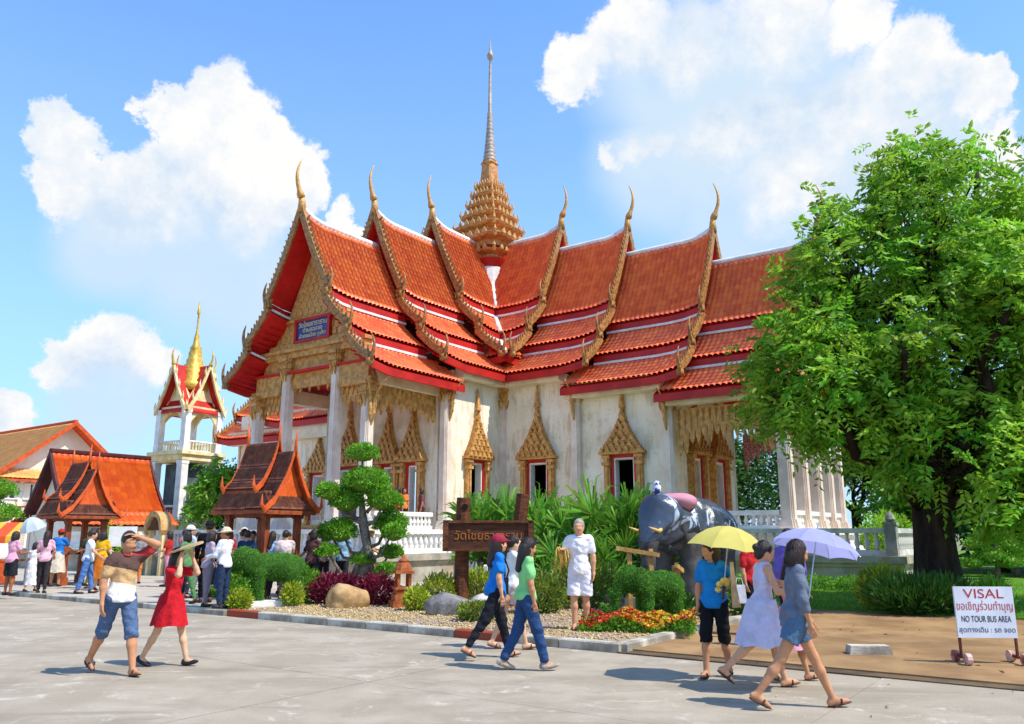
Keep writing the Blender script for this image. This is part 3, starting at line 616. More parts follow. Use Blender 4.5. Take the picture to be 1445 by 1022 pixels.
# ---- plinths, terraces, balustrades, steps
def plinth(name,x0,x1,y0,y1,z0,z1,m=M_plinth):
    h=z1-z0; a=MB()
    for e,q0,q1 in ((.18,0,.18),(.1,.18,.3),(0,.3,.72),(.06,.72,.82),(.16,.82,1.)): a.b2((x0-e,y0-e,z0+h*q0),(x1+e,y1+e,z0+h*q1))
    return a.build(name,m,temple)
TZ=1.08
plinth('terrace',-19.5,5.6,-14.,14,-.2,TZ); plinth('terrace',5.4,20.3,-5.1,5.1,-.2,TZ-.003)
plinth('hall_plinth',-17,4.1,-12.5,4.1,TZ-.05,FZ,M_white); plinth('hall_plinth',3.9,17.,-4.1,4.1,TZ-.05,FZ-.004,M_white)
def balustrade(p0,p1,z,h=.85,m=M_white,gap=.27,post=True):
    p0,p1=Vector(p0),Vector(p1); d=(p1-p0); L=d.length; d/=L; rz=math.atan2(d.y,d.x); a=MB(); c=(p0+p1)/2
    a.box((c.x,c.y,z+.09),(L,.2,.18),rz); a.box((c.x,c.y,z+h-.08),(L,.24,.16),rz); ra=a.build('balustrade',m,temple)
    proto=None; n=int(L/gap)
    for i in range(n):
        p=p0+d*((i+.5)*L/n)
        if proto is None:
            b=MB(); hb=h-.34; b.lathe([(.055,0),(.075,.03),(.05,.08),(.085,hb*.3),(.095,hb*.42),(.055,hb*.7),(.045,hb*.85),(.075,hb*.95),(.06,hb)],8); proto=b.build('baluster',m,ra,True)
            o=proto
        else: o=proto.copy(); COL.objects.link(o)
        o.location=(p.x,p.y,z+.18)
    if post:
        for p in (p0,p1):
            a=MB(); a.box((p.x,p.y,z+h/2+.05),(.34,.34,h+.1)); a.box((p.x,p.y,z+h+.14),(.42,.42,.1)); a.lathe([(.1,0),(.16,.1),(.12,.22),(.02,.36)],8,(p.x,p.y,z+h+.18)); a.build('post',m,ra)
    return ra
M_balg=mat('balustrade_grey',hx('d8d5cc'),hx('b4b2aa'),2.,.85,.3,20.)
balustrade((5.3,-13.6),(-7,-13.6),TZ); balustrade((5.3,-13.6),(5.3,-9.4),TZ); balustrade((5.3,-7.),(5.3,-5.),TZ)
balustrade((7.,-4.85),(20.,-4.85),TZ,.87,M_balg,.3); balustrade((20.,-4.85),(20.,4.8),TZ,.87,M_balg,.3)
balustrade((3.35,-11.5),(3.35,-8.2),FZ,.72,gap=.22,post=False); balustrade((12.4,-3.6),(16.1,-3.6),FZ,.72,post=False); balustrade((16.4,-3.3),(16.4,3.3),FZ,.72,post=False); balustrade((12.4,3.6),(16.1,3.6),FZ,.72,post=False)
st=MB()
for i in range(6): st.b2((4.2+.3*(5-i)*1.,-9.3,-.1),(5.9+.3*(5-i),-7.1,.0+(i+1)*.31))
st.build('steps',M_white,temple)
# ---------------------------------------------------------------- bell tower
M_tcream=mat('tower_cream',hx('f4e3b4'),hx('e0c684'),2.,.75,.3,14.,.2)
M_tgold=mat('tower_gold',hx('e2bd4e'),hx('b98f2c'),5.,.4,.5,20.,.5,metal=.2)
M_or=mat('orange_board',hx('d65a22'),hx('b8481a'),3.,.6,.2,14.,.3)
M_glass=mat('window_glass',hx('6f8790'),hx('4f6670'),.8,.12,0,1,.6)
def bell_tower(x,y):
    t=thing('bell_tower','slender cream bell tower with four red gables and a thin golden spire','tower',(x,y,0),-TA+R(6)); t.scale=(.86,.86,1.)
    w=1.42; a=MB(); a.box((0,0,.9),(3.8,3.8,1.8)); a.box((0,0,2.0),(3.5,3.5,.5)); a.box((0,0,2.4),(3.3,3.3,.4)); a.build('base',M_tcream,t)
    for (sx,sy) in ((1,1),(1,-1),(-1,1),(-1,-1)):
        a=MB(); a.box((sx*w,sy*w,4.2),(.54,.54,3.5)); a.box((sx*w,sy*w,5.85),(.6,.6,.2)); a.box((sx*w,sy*w,2.7),(.58,.58,.3)); a.build('post',M_white,t)
        a=MB(); a.box((sx*w*.97,sy*w*.97,7.75),(.46,.46,2.7)); a.box((sx*w*.97,sy*w*.97,6.75),(.5,.5,.3)); a.box((sx*w*.97,sy*w*.97,9.0),(.52,.52,.25)); a.build('post',M_white,t)
    a=MB(); a.box((0,0,6.15),(3.5,3.5,.35)); a.box((0,0,6.42),(3.8,3.8,.2)); a.box((0,0,5.95),(3.3,3.3,.15)); a.build('balcony_floor',M_tcream,t)
    a=MB(); a.box((0,0,4.1),(1.9,1.9,3.4)); a.build('stair_core',mat('tower_dark',hx('5d6a6a'),hx('3c4545'),1.,.6),t)
    for s in range(4):
        q=s*PI/2; c,sn=math.cos(q),math.sin(q); X=lambda a_,o,z:(o*c-a_*sn,o*sn+a_*c,z)
        for z0,hh,m in ((2.6,.65,M_kred),(6.5,.62,M_tcream)):
            r=MB()
            for zz in (z0+hh,z0+.04): r.tube([X(-1.35,1.5,zz),X(1.35,1.5,zz)],.07,4)
            if z0<3: r.prism([(-1.3,2.45),(1.3,2.45),(1.3,3.05),(-1.3,3.05)],.1,lambda p,z_,k:X(p,1.3+k,z_))
            ra=r.build('railing',M_white,t)
            for i in range(11):
                p=MB(); b=X(-1.25+.25*i,1.5,z0); p.tube([b,(b[0],b[1],z0+hh)],.05,5); p.build('baluster',m,ra)
        # arched lambrequin between upper posts
        r=MB(); n=14
        for i in range(n):
            u0=-1.25+2.5*i/n; u1=-1.25+2.5*(i+1)/n; l=lambda u:8.95-.95*abs(u/1.25)**2.2
            r.prism([(u0,9.3),(u1,9.3),(u1,l(u1)),(u0,l(u0))],.12,lambda p,z_,k:X(p,1.36+k,z_))
        r.build('arch',M_tcream,t)
        # gable: red soffit, relief wall, bargeboards
        r=MB(); r.prism([(-1.4,9.25),(1.4,9.25),(0,11.5)],.14,lambda p,z_,k:X(p,.95+k,z_)); gb=r.build('gable_wall',M_tcream,t)
        for s2 in (-1,1):
            r=MB(); pts=[(0,11.95),(.3,11.2),(.7,10.35),(1.2,9.55),(1.62,9.0)]
            for (p,z_),(p2,z2) in zip(pts[:-1],pts[1:]): r.prism([(s2*p,z_),(s2*p2,z2),(s2*p2,z2-.12),(s2*p,z_-.12)],1.72,lambda q_,zz,k:X(q_,k,zz))
            rf=r.build('gable_roof',M_red,t)
            r=MB()
            for (p,z_),(p2,z2) in zip(pts[:-1],pts[1:]): r.prism([(s2*p,z_+.15),(s2*p2,z2+.15),(s2*p2,z2-.2),(s2*p,z_-.2)],.16,lambda q_,zz,k:X(q_,1.68+k,zz))
            for (p,z_) in pts[1:]: r.tube([X(s2*p,1.75,z_),X(s2*(p+.1),1.75,z_+.3),X(s2*(p+.05),1.75,z_+.6)],[.08,.06,.01],5)
            r.build('bargeboard',M_tcream,rf)
        P,rr=horn((1.75,0,11.9),1.1,.4,.09); r=MB(); r.tube([X(0,p[0],p[2]) for p in P],rr,6); r.build('roof_finial',M_tgold,t,True)
    a=MB(); a.lathe([(1.1,10.4),(1.12,10.9),(.86,11.0),(.9,11.35),(.72,11.45),(.76,11.75),(.6,11.85),(.62,12.1),(.48,12.2),(.5,12.45),(.4,12.55),(.4,12.9),(.32,13.1),(.36,13.2),(.2,13.45),(.16,13.9),(.07,14.3),(.05,15.4),(.11,15.5),(.02,16.3)],16,shape=redent); a.build('spire',M_tgold,t,True)
bell_tower(-20.15,50)
# ---------------------------------------------------------------- houses on the left
def gable_house(name,label,loc,rz,L,Wd,eave,ridge,over,mw,mt,mf,wins=(),curved=0.,skirt=None,cw=.3):
    """ridge along local +x (gable end at x=+L/2 and -L/2); front slope faces -y"""
    t=thing(name,label,'building',loc,rz); h=Wd/2; x0,x1=-L/2,L/2
    a=MB()
    ops=sorted([(c,w_,s,e) for (f,c,w_,s,e) in wins if f=='front'])
    def run(p0,p1,ops):
        p0,p1=Vector(p0),Vector(p1); d=(p1-p0); LL=d.length; d/=LL; rz_=math.atan2(d.y,d.x); x=0
        def seg(s,e,z0,z1):
            if e-s>.01 and z1-z0>.01: c=p0+d*((s+e)/2); a.box((c.x,c.y,(z0+z1)/2),(e-s,.2,z1-z0),rz_)
        for (c,w_,s,e) in ops: seg(x,c-w_/2,0,eave); seg(c-w_/2,c+w_/2,0,s); seg(c-w_/2,c+w_/2,e,eave); x=c+w_/2
        seg(x,LL,0,eave)
    run((x0,-h),(x1,-h),ops); run((x0,h),(x1,h),[]); ops2=sorted([(c,w_,s,e) for (f,c,w_,s,e) in wins if f=='gable']); run((x1,-h),(x1,h),ops2); run((x0,-h),(x0,h),[])
    wall=a.build('wall',mw,t)
    for (f,c,w_,s,e) in wins:
        fr=MB(); n=2 if w_>1.2 else 1
        P=(lambda u,o,z:(x0+u,-h+o,z)) if f=='front' else (lambda u,o,z:(x1-o,-h+u,z))
        def sl(mb,u0,u1,z0,z1,o0,o1): mb.add([P(u,o,z) for u in (u0,u1) for o in (o0,o1) for z in (z0,z1)],[(0,1,3,2),(4,6,7,5),(0,4,5,1),(2,3,7,6),(1,5,7,3),(0,2,6,4)])
        for i in range(n+1): u=c-w_/2+w_*i/n; sl(fr,u-.05,u+.05,s,e,-.14,.06)
        sl(fr,c-w_/2,c+w_/2,s-.08,s,-.2,.06); sl(fr,c-w_/2,c+w_/2,e,e+.08,-.14,.06); wf=fr.build('window_frame',M_white if e-s<1.5 else M_kred,wall)
        g=MB(); sl(g,c-w_/2,c+w_/2,s,e,.04,.07); g.build('pane',M_glass if e-s<1.5 else M_kred,wf)
    for xx in (x0+.1,x1-.12): gz=MB(); gz.prism([(-h,eave-.01),(h,eave-.01)]+[(h*q,ridge+(eave-.05-ridge)*q-.18-curved*7*q*(1-q)) for q in (.85,.7,.55,.4,.25,.1,0,-.1,-.25,-.4,-.55,-.7,-.85) for q in (abs(q),)][:7]+[(-h*q,ridge+(eave-.05-ridge)*q-.18-curved*7*q*(1-q)) for q in (.1,.25,.4,.55,.7,.85)],.1,lambda p,z,k:(xx-.05+k,p,z)); gz.build('gable_wall',mw,t)
    rf=MB()
    for s in (-1,1): slab_under(rf,x0-over,x1+over,lambda a_:(.02,ridge),lambda a_:(h+over,eave-over*(ridge-eave)/h*.8),curved,lambda a_,b_,z:(a_,s*b_,z))
    roof=rf.build('roof',mf,t)
    for s in (-1,1):
        V,Q,T=tiles(x0-over,x1+over,lambda a_:(.02,ridge),lambda a_:(h+over,eave-over*(ridge-eave)/h*.8),cw=cw,rl=.38,sag=curved,h=.04); V=V.copy(); V[:,1]*=s
        mk('roof_tiles',np_mesh('roof_tiles',V,Q if s>0 else Q[:,::-1],4,T),mt,roof,kind='stuff')
        ez=eave-over*(ridge-eave)/h*.8; pts=[(0,ridge+.12)]+[((h+over)*i/6,ridge+(ez-ridge)*i/6+.12-curved*4*(i/6)*(1-i/6)) for i in range(1,7)]
        for xx in (x0-over-.03,x1+over-.1):
            b=MB()
            for (p,z),(p2,z2) in zip(pts[:-1],pts[1:]): b.prism([(s*p,z),(s*p2,z2),(s*p2,z2-.34),(s*p,z-.34)],.13,lambda q_,zz,k:(xx+k,q_,zz))
            b.build('bargeboard',mf,roof)
    rc=MB(); rc.tube([(x0-over,0,ridge+.1),(x1+over,0,ridge+.1)],.13,6); rc.build('ridge_cap',mf,roof)
    if skirt:
        for s in (-1,1):
            V,Q,T=tiles(x0-over-.2,x1+over+.2,lambda a_:(h+over-.5,skirt[0]),lambda a_:(h+over+skirt[2],skirt[1]),cw=cw,rl=.38,sag=.04,h=.05); V=V.copy(); V[:,1]*=s
            mk('roof_tiles',np_mesh('roof_tiles',V,Q if s>0 else Q[:,::-1],4,T),mt,roof,kind='stuff')
    return t
M_hcream=mat('house_cream',hx('f3ead6'),hx('e0d3b8'),.6,.8,.15,8.,.2)
M_tilel=mat('roof_tile_light',hx('ffb062'),hx('f8a255'),1.2,.6,0,10,.3,attr='tint',av=.2,ah=.012)
apx=Vector((-33.1,60)); c=apx-UD*7
wn=[('front',.8+i*1.55,1.3,4.0,5.0) for i in range(9)]+[('front',12.6,1.0,1.3,3.4),('front',10.,1.,1.3,3.4),('front',3.2,1.,1.3,3.4),('gable',1.0,1.3,4.1,5.1),('gable',2.6,1.3,4.1,5.1),('gable',4.2,1.3,4.1,5.1),('gable',5.8,1.3,4.1,5.1),('gable',1.9,1.0,1.9,3.5),('gable',4.6,1.0,1.9,3.5)]
gable_house('house','cream two storey house with pale orange roof and a white gable','%s'and (c.x,c.y,0),-TA,14,9.4,5.75,9.75,.9,M_hcream,M_tilel,M_or,wn)
hs=bpy.data.objects['house']; V,Q,T=tiles(-5.4,5.4,lambda a_:(7.0,6.15),lambda a_:(7.9,5.45),cw=.3,rl=.38,sag=0,h=.04); V=V[:,[1,0,2]]; pr_=MB(); pr_.prism([(7.0,6.08),(7.9,5.38),(7.9,5.26),(7.0,5.9)],10.8,lambda p,z,k:(p,-5.4+k,z)); po=pr_.build('pent_roof',M_or,hs); mk('roof_tiles',np_mesh('roof_tiles',V,Q[:,::-1],4,T),M_tilel,po,kind='stuff')
c=Vector((-23.6,42))-VD*2.3
gable_house('hall','low hall with a steep bright orange roof and dark maroon gable ends',(c.x,c.y,0),-TA-PI/2,4.6,4.4,2.6,5.75,.45,M_hcream,M_tileo,mat('maroon_board',hx('5a1f1c'),hx('3f1715'),2.,.6,.2,10.),[('front',2.3,1.,.9,2.1)],curved=.22,skirt=(2.75,2.05,.55))
# small curved gate roofs by the tower
def gate(loc,rz,label):
    t=thing('garden_gate',label,'gate',loc,rz); t.scale=(.5,.5,.95); a=MB()
    for s in (-1,1): a=MB(); a.box((s*.8,0,.85),(.3,.3,1.7)); a.box((s*.8,0,1.72),(.42,.42,.14)); a.build('pillar',M_tcream,t)
    a=MB(); n=12
    for i in range(n):
        q0=PI*i/n; q1=PI*(i+1)/n; f=lambda q:(-1.15*math.cos(q),1.75+.75*math.sin(q)**.8)
        (x0,z0),(x1,z1)=f(q0),f(q1); a.prism([(x0,z0),(x1,z1),(x1*.82,z1-.2),(x0*.82,z0-.2)],.9,lambda p,z,k:(p,k-.45,z))
    a.build('roof',mat('tan_tile',hx('d9b27a'),hx('b98a50'),4.,.7,.5,18.),t)
    a=MB(); a.prism([(-.9,1.75),(.9,1.75),(0,2.3)],.1,lambda p,z,k:(p,k-.3,z)); a.build('gable_wall',mat('brown_wood',hx('6b3f22'),hx('4a2a18'),6.,.7,.4,20.),t)
gate((-13.45,31.2,.1),-TA,'small tan gate with a curved roof in front of the bell tower')
# ---------------------------------------------------------------- brown-roofed kiosks
M_post=mat('kiosk_post',hx('a5532c'),hx('7d3c22'),4.,.6,.3,18.,.3)
M_ko=mat('kiosk_orange',hx('e0642a'),hx('c24f1e'),4.,.5,.2,15.,.35)
def kiosk(loc,rz,label,s=1.,mo=M_ko):
    t=thing('kiosk',label,'kiosk',loc,rz); t.scale=(s,s,1.)
    for (x,y) in ((-.95,-.7),(-.95,.7),(.85,-.7),(.85,.7)):
        a=MB(); a.box((x,y,1.05),(.2,.2,2.1)); a.box((x,y,.12),(.3,.3,.24)); a.box((x,y,1.95),(.28,.28,.12)); a.build('post',M_post,t)
    a=MB(); a.box((0,-.7,2.0),(2.2,.1,.16)); a.box((0,.7,2.0),(2.2,.1,.16)); a.box((-.95,0,2.0),(.1,1.4,.16)); a.box((.85,0,2.0),(.1,1.4,.16)); a.build('beam',M_post,t)
    a=MB(); a.box((0,0,.95),(1.7,1.2,.08)); a.box((0,-.62,.5),(1.7,.06,.9)); a.build('counter',mat('brown_wood',hx('6b3f22'),hx('4a2a18'),6.,.7,.4,20.),t)
    def tier(xa,xb,zr,de,ze,sk,name,fin):
        b=MB(); Wd=de
        for sg in (-1,1):
            pts=[(0,zr),(Wd*.35,zr-(zr-ze)*.5),(Wd*.68,zr-(zr-ze)*.82),(Wd,ze)]
            for (p,z),(p2,z2) in zip(pts[:-1],pts[1:]): b.prism([(sg*p,z-.03),(sg*p2,z2-.03),(sg*p2,z2-.1),(sg*p,z-.1)],xb-xa-.06,lambda q,zz,k:(xa+.03+k,q,zz))
        r=b.build('roof_tier',M_post,t)
        for sg in (-1,1):
            VV=[];QQ=[];TT=[];n=0
            pts=[(0.02,zr),(Wd*.35,zr-(zr-ze)*.5),(Wd*.68,zr-(zr-ze)*.82),(Wd,ze)]
            for (p,z),(p2,z2) in zip(pts[:-1],pts[1:]):
                V,Q,T=tiles(xa,xb,lambda a_:(p,z),lambda a_:(p2,z2),cw=.11,rl=.12,sag=0,h=.018); V=V.copy(); V[:,1]*=sg; VV.append(V);QQ.append((Q if sg>0 else Q[:,::-1])+n);TT.append(T);n+=len(V)
            mk('roof_tiles',np_mesh('roof_tiles',np.concatenate(VV),np.concatenate(QQ),4,np.concatenate(TT)),M_tileg,r,kind='stuff')
            for xe,on in ((xb,1),(xa,fin)):
                if not on: continue
                b=MB(); pp=[(0,zr+.16),(Wd*.18,zr-(zr-ze)*.27+.07),(Wd*.35,zr-(zr-ze)*.5+.07),(Wd*.68,zr-(zr-ze)*.82+.06),(Wd*1.05,ze+.05)]
                for (p,z),(p2,z2) in zip(pp[:-1],pp[1:]): b.prism([(sg*p,z),(sg*p2,z2),(sg*p2,z2-.15),(sg*p,z-.17)],.06,lambda q,zz,k:(xe-.03+k,q,zz))
                b.tube([(xe,sg*Wd*1.03,ze-.03),(xe,sg*Wd*1.16,ze+.1),(xe,sg*Wd*1.15,ze+.34)],[.06,.06,.012],6)
                b.build('bargeboard',mo,r)
        for xe,on in ((xb,1),(xa,fin)):
            if on: b=MB(); b.tube([(xe,0,zr-.05),(xe,0,zr+.2),(xe+(.05 if xe==xb else -.05),0,zr+.55)],[.07,.05,.01],6); b.build('roof_finial',mo,r,True)
        return r
    tier(-1.1,.5,3.78,.88,2.58,0,'m',1); tier(.3,1.32,3.52,1.16,2.1,0,'f',0)
    # lower skirt all round
    b=MB(); q0=[(-1.15,-.82),(1.0,-.82),(1.0,.82),(-1.15,.82)]; q1=[(-1.45,-1.12),(1.3,-1.12),(1.3,1.12),(-1.45,1.12)]
    b.add([(x,y,2.5) for x,y in q0]+[(x,y,2.06) for x,y in q1]+[(x,y,2.42) for x,y in q0]+[(x,y,1.98) for x,y in q1],[(0,1,5,4),(1,2,6,5),(2,3,7,6),(3,0,4,7),(8,12,13,9),(9,13,14,10),(10,14,15,11),(11,15,12,8),(4,5,13,12),(5,6,14,13),(6,7,15,14),(7,4,12,15)])
    sk=b.build('roof_skirt',M_post,t)
    for sg in (-1,1):
        V,Q,T=tiles(-1.3,1.15,lambda a_:(.82,2.53),lambda a_:(1.12,2.09),cw=.11,rl=.11,sag=0,h=.018); V=V.copy(); V[:,1]*=sg; mk('roof_tiles',np_mesh('roof_tiles',V,Q if sg>0 else Q[:,::-1],4,T),M_tileg,sk,kind='stuff')
    V,Q,T=tiles(-.98,.98,lambda a_:(1.0,2.53),lambda a_:(1.3,2.09),cw=.11,rl=.11,sag=0,h=.018); V=V[:,[1,0,2]]; mk('roof_tiles',np_mesh('roof_tiles',V,Q[:,::-1],4,T),M_tileg,sk,kind='stuff')
    b=MB(); b.prism([(-.95,2.2),(.95,2.2),(.52,2.6),(.25,3.0),(0,3.42),(-.25,3.0),(-.52,2.6)],.05,lambda p,z,k:(1.05+k,p,z)); b.build('gable_wall',mo,t)
    return t
kiosk((-6.15,20.4,.1),-TA+R(4),'brown tiled kiosk with bright orange gable boards beside the temple terrace',.72)
kiosk((-13.75,26.0,.1),-TA+R(-4),'brown tiled kiosk with orange boards in front of the low orange hall',.76,M_ko)
# ---------------------------------------------------------------- garden furniture
M_wood=mat('sign_wood',hx('74401f'),hx('46240f'),5.,.65,.6,24.,.3,stretch=(1,1,4))
def wood_sign():
    t=thing('wooden_sign','heavy brown timber name board on two leaning log posts','sign',(-.52,17.9,.08),R(4))
    for x,lean,h in ((-.56,.02,2.32),(.62,.16,2.4)):
        a=MB(); a.tube([(x-lean*.4,.1,0),(x,.1,1.2),(x+lean,.1,h)],[.16,.15,.15],10); p=a.build('post',M_wood,t)
        if x<0: b=MB(); b.tube([(x+.05,-.06,2.12),(x+.05,-.035,2.12)],.07,10); b.build('knot_hole',M_dark,p)
    a=MB(); a.box((0,-.1,1.5),(1.9,.16,.6)); bd=a.build('board',mat('sign_board',hx('5a3018'),hx('3d1f10'),3.,.6,.5,20.,stretch=(1,1,6)),t)
    for x0,x1,z0,z1 in ((-.95,.95,1.77,1.83),(-.95,.95,1.18,1.24),(-.98,-.86,1.18,1.83),(.86,.98,1.18,1.83)): a=MB(); a.b2((x0,-.235,z0),(x1,-.02,z1)); a.build('frame',M_wood,bd)
    text_obj('lettering','วัดไชยธาราราม',.25,mat('carved_orange',hx('b06a2a'),hx('8f5520'),8.,.6),bd,(0,-.185,1.5),(R(90),0,0),.012,sx=1.0)
wood_sign()
def roadside_sign():
    t=thing('notice_sign','white wheeled notice board with red and black lettering on the brown path','sign',(5.98,10.62,.03),R(-4))
    a=MB(); a.box((0,0,.62),(.72,.03,.62)); bd=a.build('panel',mat('sign_white',hx('e9edf2'),hx('d5dae2'),2.,.5),t)
    for i,(b,s,c,z,sx) in enumerate((('VISAL',.16,'b5332f',.84,1.25),('ขอเชิญร่วมทำบุญ',.135,'c0504e',.69,.74),('NO TOUR BUS AREA',.105,'2d2f3a',.535,.62),('สุดทางเดิน : รถ จอด',.085,'4c5474',.405,1.0))):
        text_obj('lettering',b,s,mat('ink'+c,hx(c),hx(c),2.,.6),bd,(0,-.017,z),(R(90),0,0),.001,sx=sx)
    for x in (-.33,.35):
        a=MB(); a.tube([(x,.03,0.06),(x,.03,.95)],.02,6); a.tube([(x,-.14,.08),(x,.2,.08)],.02,6); lg=a.build('leg',mat('rusty_leg',hx('7a4032'),hx('4f2c25'),8.,.7,.3,30.),t)
        for y in (-.14,.2): w_=MB(); w_.tube([(x-.03,y,.07),(x+.03,y,.07)],.07,12); w_.build('wheel',mat('red_white_wheel',hx('d8b8a8'),hx('9a3a30'),9.,.6),lg)
roadside_sign()
def pagoda_lamp():
    t=thing('shrine_lantern','small terracotta garden shrine lantern on a stepped base','lantern',(-2.34,17.9,.09),R(20))
    M_t=mat('terracotta',hx('b56a3e'),hx('8f4c2a'),6.,.8,.5,25.,.2)
    a=MB(); a.box((0,0,.07),(.5,.5,.14)); a.box((0,0,.2),(.42,.42,.14)); a.box((0,0,.32),(.34,.34,.12)); a.box((0,0,.4),(.4,.4,.05)); a.build('base',M_t,t)
    for s in ((1,1),(1,-1),(-1,1),(-1,-1)): a=MB(); a.box((s[0]*.12,s[1]*.12,.56),(.06,.06,.3)); a.build('post',M_t,t)
    a=MB(); a.box((0,0,.73),(.4,.4,.06)); a.lathe([(.2,.75),(.19,.82),(.15,.9),(.11,.93),(.12,.97),(.05,1.02),(.02,1.1)],12); a.build('roof',M_t,t)
pagoda_lamp()
def rock(name,label,loc,rad,m,seed,rz=0,vox=.03):
    r=random.Random(seed); pr=[('e',(0,0,rad[2]*.35),rad)]
    for i in range(9):
        a=r.uniform(0,2*PI); pr.append(('e',(math.cos(a)*rad[0]*.5,math.sin(a)*rad[1]*.5,rad[2]*r.uniform(.1,.7)),tuple(x*r.uniform(.4,.65) for x in rad)))
    o=sdf_obj(name,pr,vox,m,None,.06,post=lambda F,X,Y,Z:np.maximum(np.maximum(F,-Z-.06),(X*.3+Z-rad[2]*1.15)*.9)+.012*np.sin(17*X+3*Z)*np.sin(13*Y+5*X)*np.cos(19*Z),smooth=1); o.location=loc; o.rotation_euler=(0,0,rz); return o
tag(rock('boulder','', (-3.54,17.9,.08),(.44,.34,.40),mat('boulder_tan',hx('c2a070'),hx('9a7a50'),3.,.9,.7,16.,.2),3),'rounded tan boulder in front of the maroon shrubs','rock')
st_=rock('stone_block','',(-1.2,16.25,.08),(.44,.26,.34),mat('stone_grey',hx('8e8a86'),hx('5f5c5a'),4.,.8,.7,14.,.3),8,R(-6)); tag(st_,'squat grey stone block at the front of the gravel bed','rock')
rb=sdf_obj('stone_block',[('e',(0,0,.16),(.3,.24,.24)),('c',(-.18,0,.1),(.2,0,.12),.17,.2)],.03,mat('stone_pale',hx('c9c0b4'),hx('9d948a'),4.,.9,.6,14.),None,.06,loc=(-.55,16.4,.08)); tag(rb,'pale rounded stone lying against the grey block','rock')
a=MB(); a.box((0,0,.06),(.56,.24,.12),top=.92); tag(a.build('concrete_block',M_kerb,loc=(4.84,11.5,.02),rz=R(-6)),'loose concrete block lying on the brown path','block')
# notice boards, parasol and stall canopy among the crowd
a=MB(); a.tube([(-.3,0,0),(-.3,0,1.75)],.025,6); a.tube([(.3,0,0),(.3,0,1.75)],.025,6); a.box((0,-.03,1.45),(.8,.03,.6)); tag(a.build('notice_board',M_white,loc=(-11.9,25.2,.1),rz=R(10)),'blank white notice board behind the crowd by the left kiosk','board')
t=thing('market_stall','small stall with an orange and yellow canopy behind the crowd','stall',(-15.9,25.9,.1),R(12)); t.scale=(.75,.75,.9)
for i,cc in enumerate(('e8b23c','d9542a','e8b23c')):
    a=MB(); x0=-.75+.5*i; a.add([(x0,-.75,1.62),(x0+.5,-.75,1.62),(x0+.5,.6,2.1),(x0,.6,2.1),(x0,-.78,1.38),(x0+.5,-.78,1.38),(x0,-.75,1.60),(x0+.5,-.75,1.60),(x0+.5,.6,2.08),(x0,.6,2.08)],[(0,1,2,3),(4,5,1,0),(6,9,8,7)]); a.build('canopy_panel',mat('canopy_'+cc,hx(cc),hx(cc,.8),3.,.8),t,fix=False)
for x in (-.7,.7):
    for y in (-.7,.55): a=MB(); a.tube([(x,y,0),(x,y,1.64 if y<0 else 2.08)],.03,6); a.build('pole',M_white,t)
a=MB(); a.box((0,-.1,.8),(1.4,.9,.06)); a.box((0,-.5,.42),(1.4,.05,.75)); a.build('counter',M_ko,t)
def parasol(name,label,loc,tilt,rad,m,m2,handle,grp=None,h=.38,ribs=8,shaft=.9):
    """canopy of separate gores over a shaft; loc = canopy centre"""
    t=thing(name,label,'umbrella',loc); t.rotation_euler=tilt; n=4
    prof=[(0,h),(.28,h*.93),(.55,h*.74),(.8,h*.42),(1.,0.)]
    for i in range(ribs):
        a=MB(); V=[]; q0=2*PI*i/ribs; q1=2*PI*(i+1)/ribs
        for (rr,z) in prof:
            for j in range(n+1):
                s=j/n; q=q0+(q1-q0)*s; pin=1-.10*math.sin(PI*s)*rr; dip=-.05*h*math.sin(PI*s)*rr
                V.append((rad*rr*pin*math.cos(q),rad*rr*pin*math.sin(q),z+dip+(.03*math.sin(PI*s) if rr==1 else 0)))
        F=[(k*(n+1)+j,(k+1)*(n+1)+j,(k+1)*(n+1)+j+1,k*(n+1)+j+1) for k in range(4) for j in range(n)]
        a.add(V,F); a.build('canopy_gore',m,t,True,fix=False)
        b=MB(); b.tube([(rad*rr*math.cos(q0),rad*rr*math.sin(q0),z-.008) for rr,z in prof],.004,4); b.build('rib',m2,t)
    a=MB(); a.tube([(0,0,h+.07),(0,0,h),(0,0,-shaft)],[.006,.009,.008],6); a.build('shaft',m2,t)
    a=MB(); a.tube([(0,0,-shaft),(0,0,-shaft-.16)],.016,8); a.build('handle',handle,t); return t
def clothmat(name,c,tr=.35): return mat(name,hx(c),hx(c,.9),3.,.7,0,1,.2,trans=tr)
M_steel=mat('umbrella_steel',hx('c9ccd2'),hx('9a9da5'),3.,.35,metal=.7)
parasol('parasol','pale grey parasol standing among the crowd near the stall',(-14.15,24.3,1.75),(R(18),R(-12),0),.38,clothmat('parasol_grey','c9d4d8',.2),M_steel,M_wood,shaft=1.65)
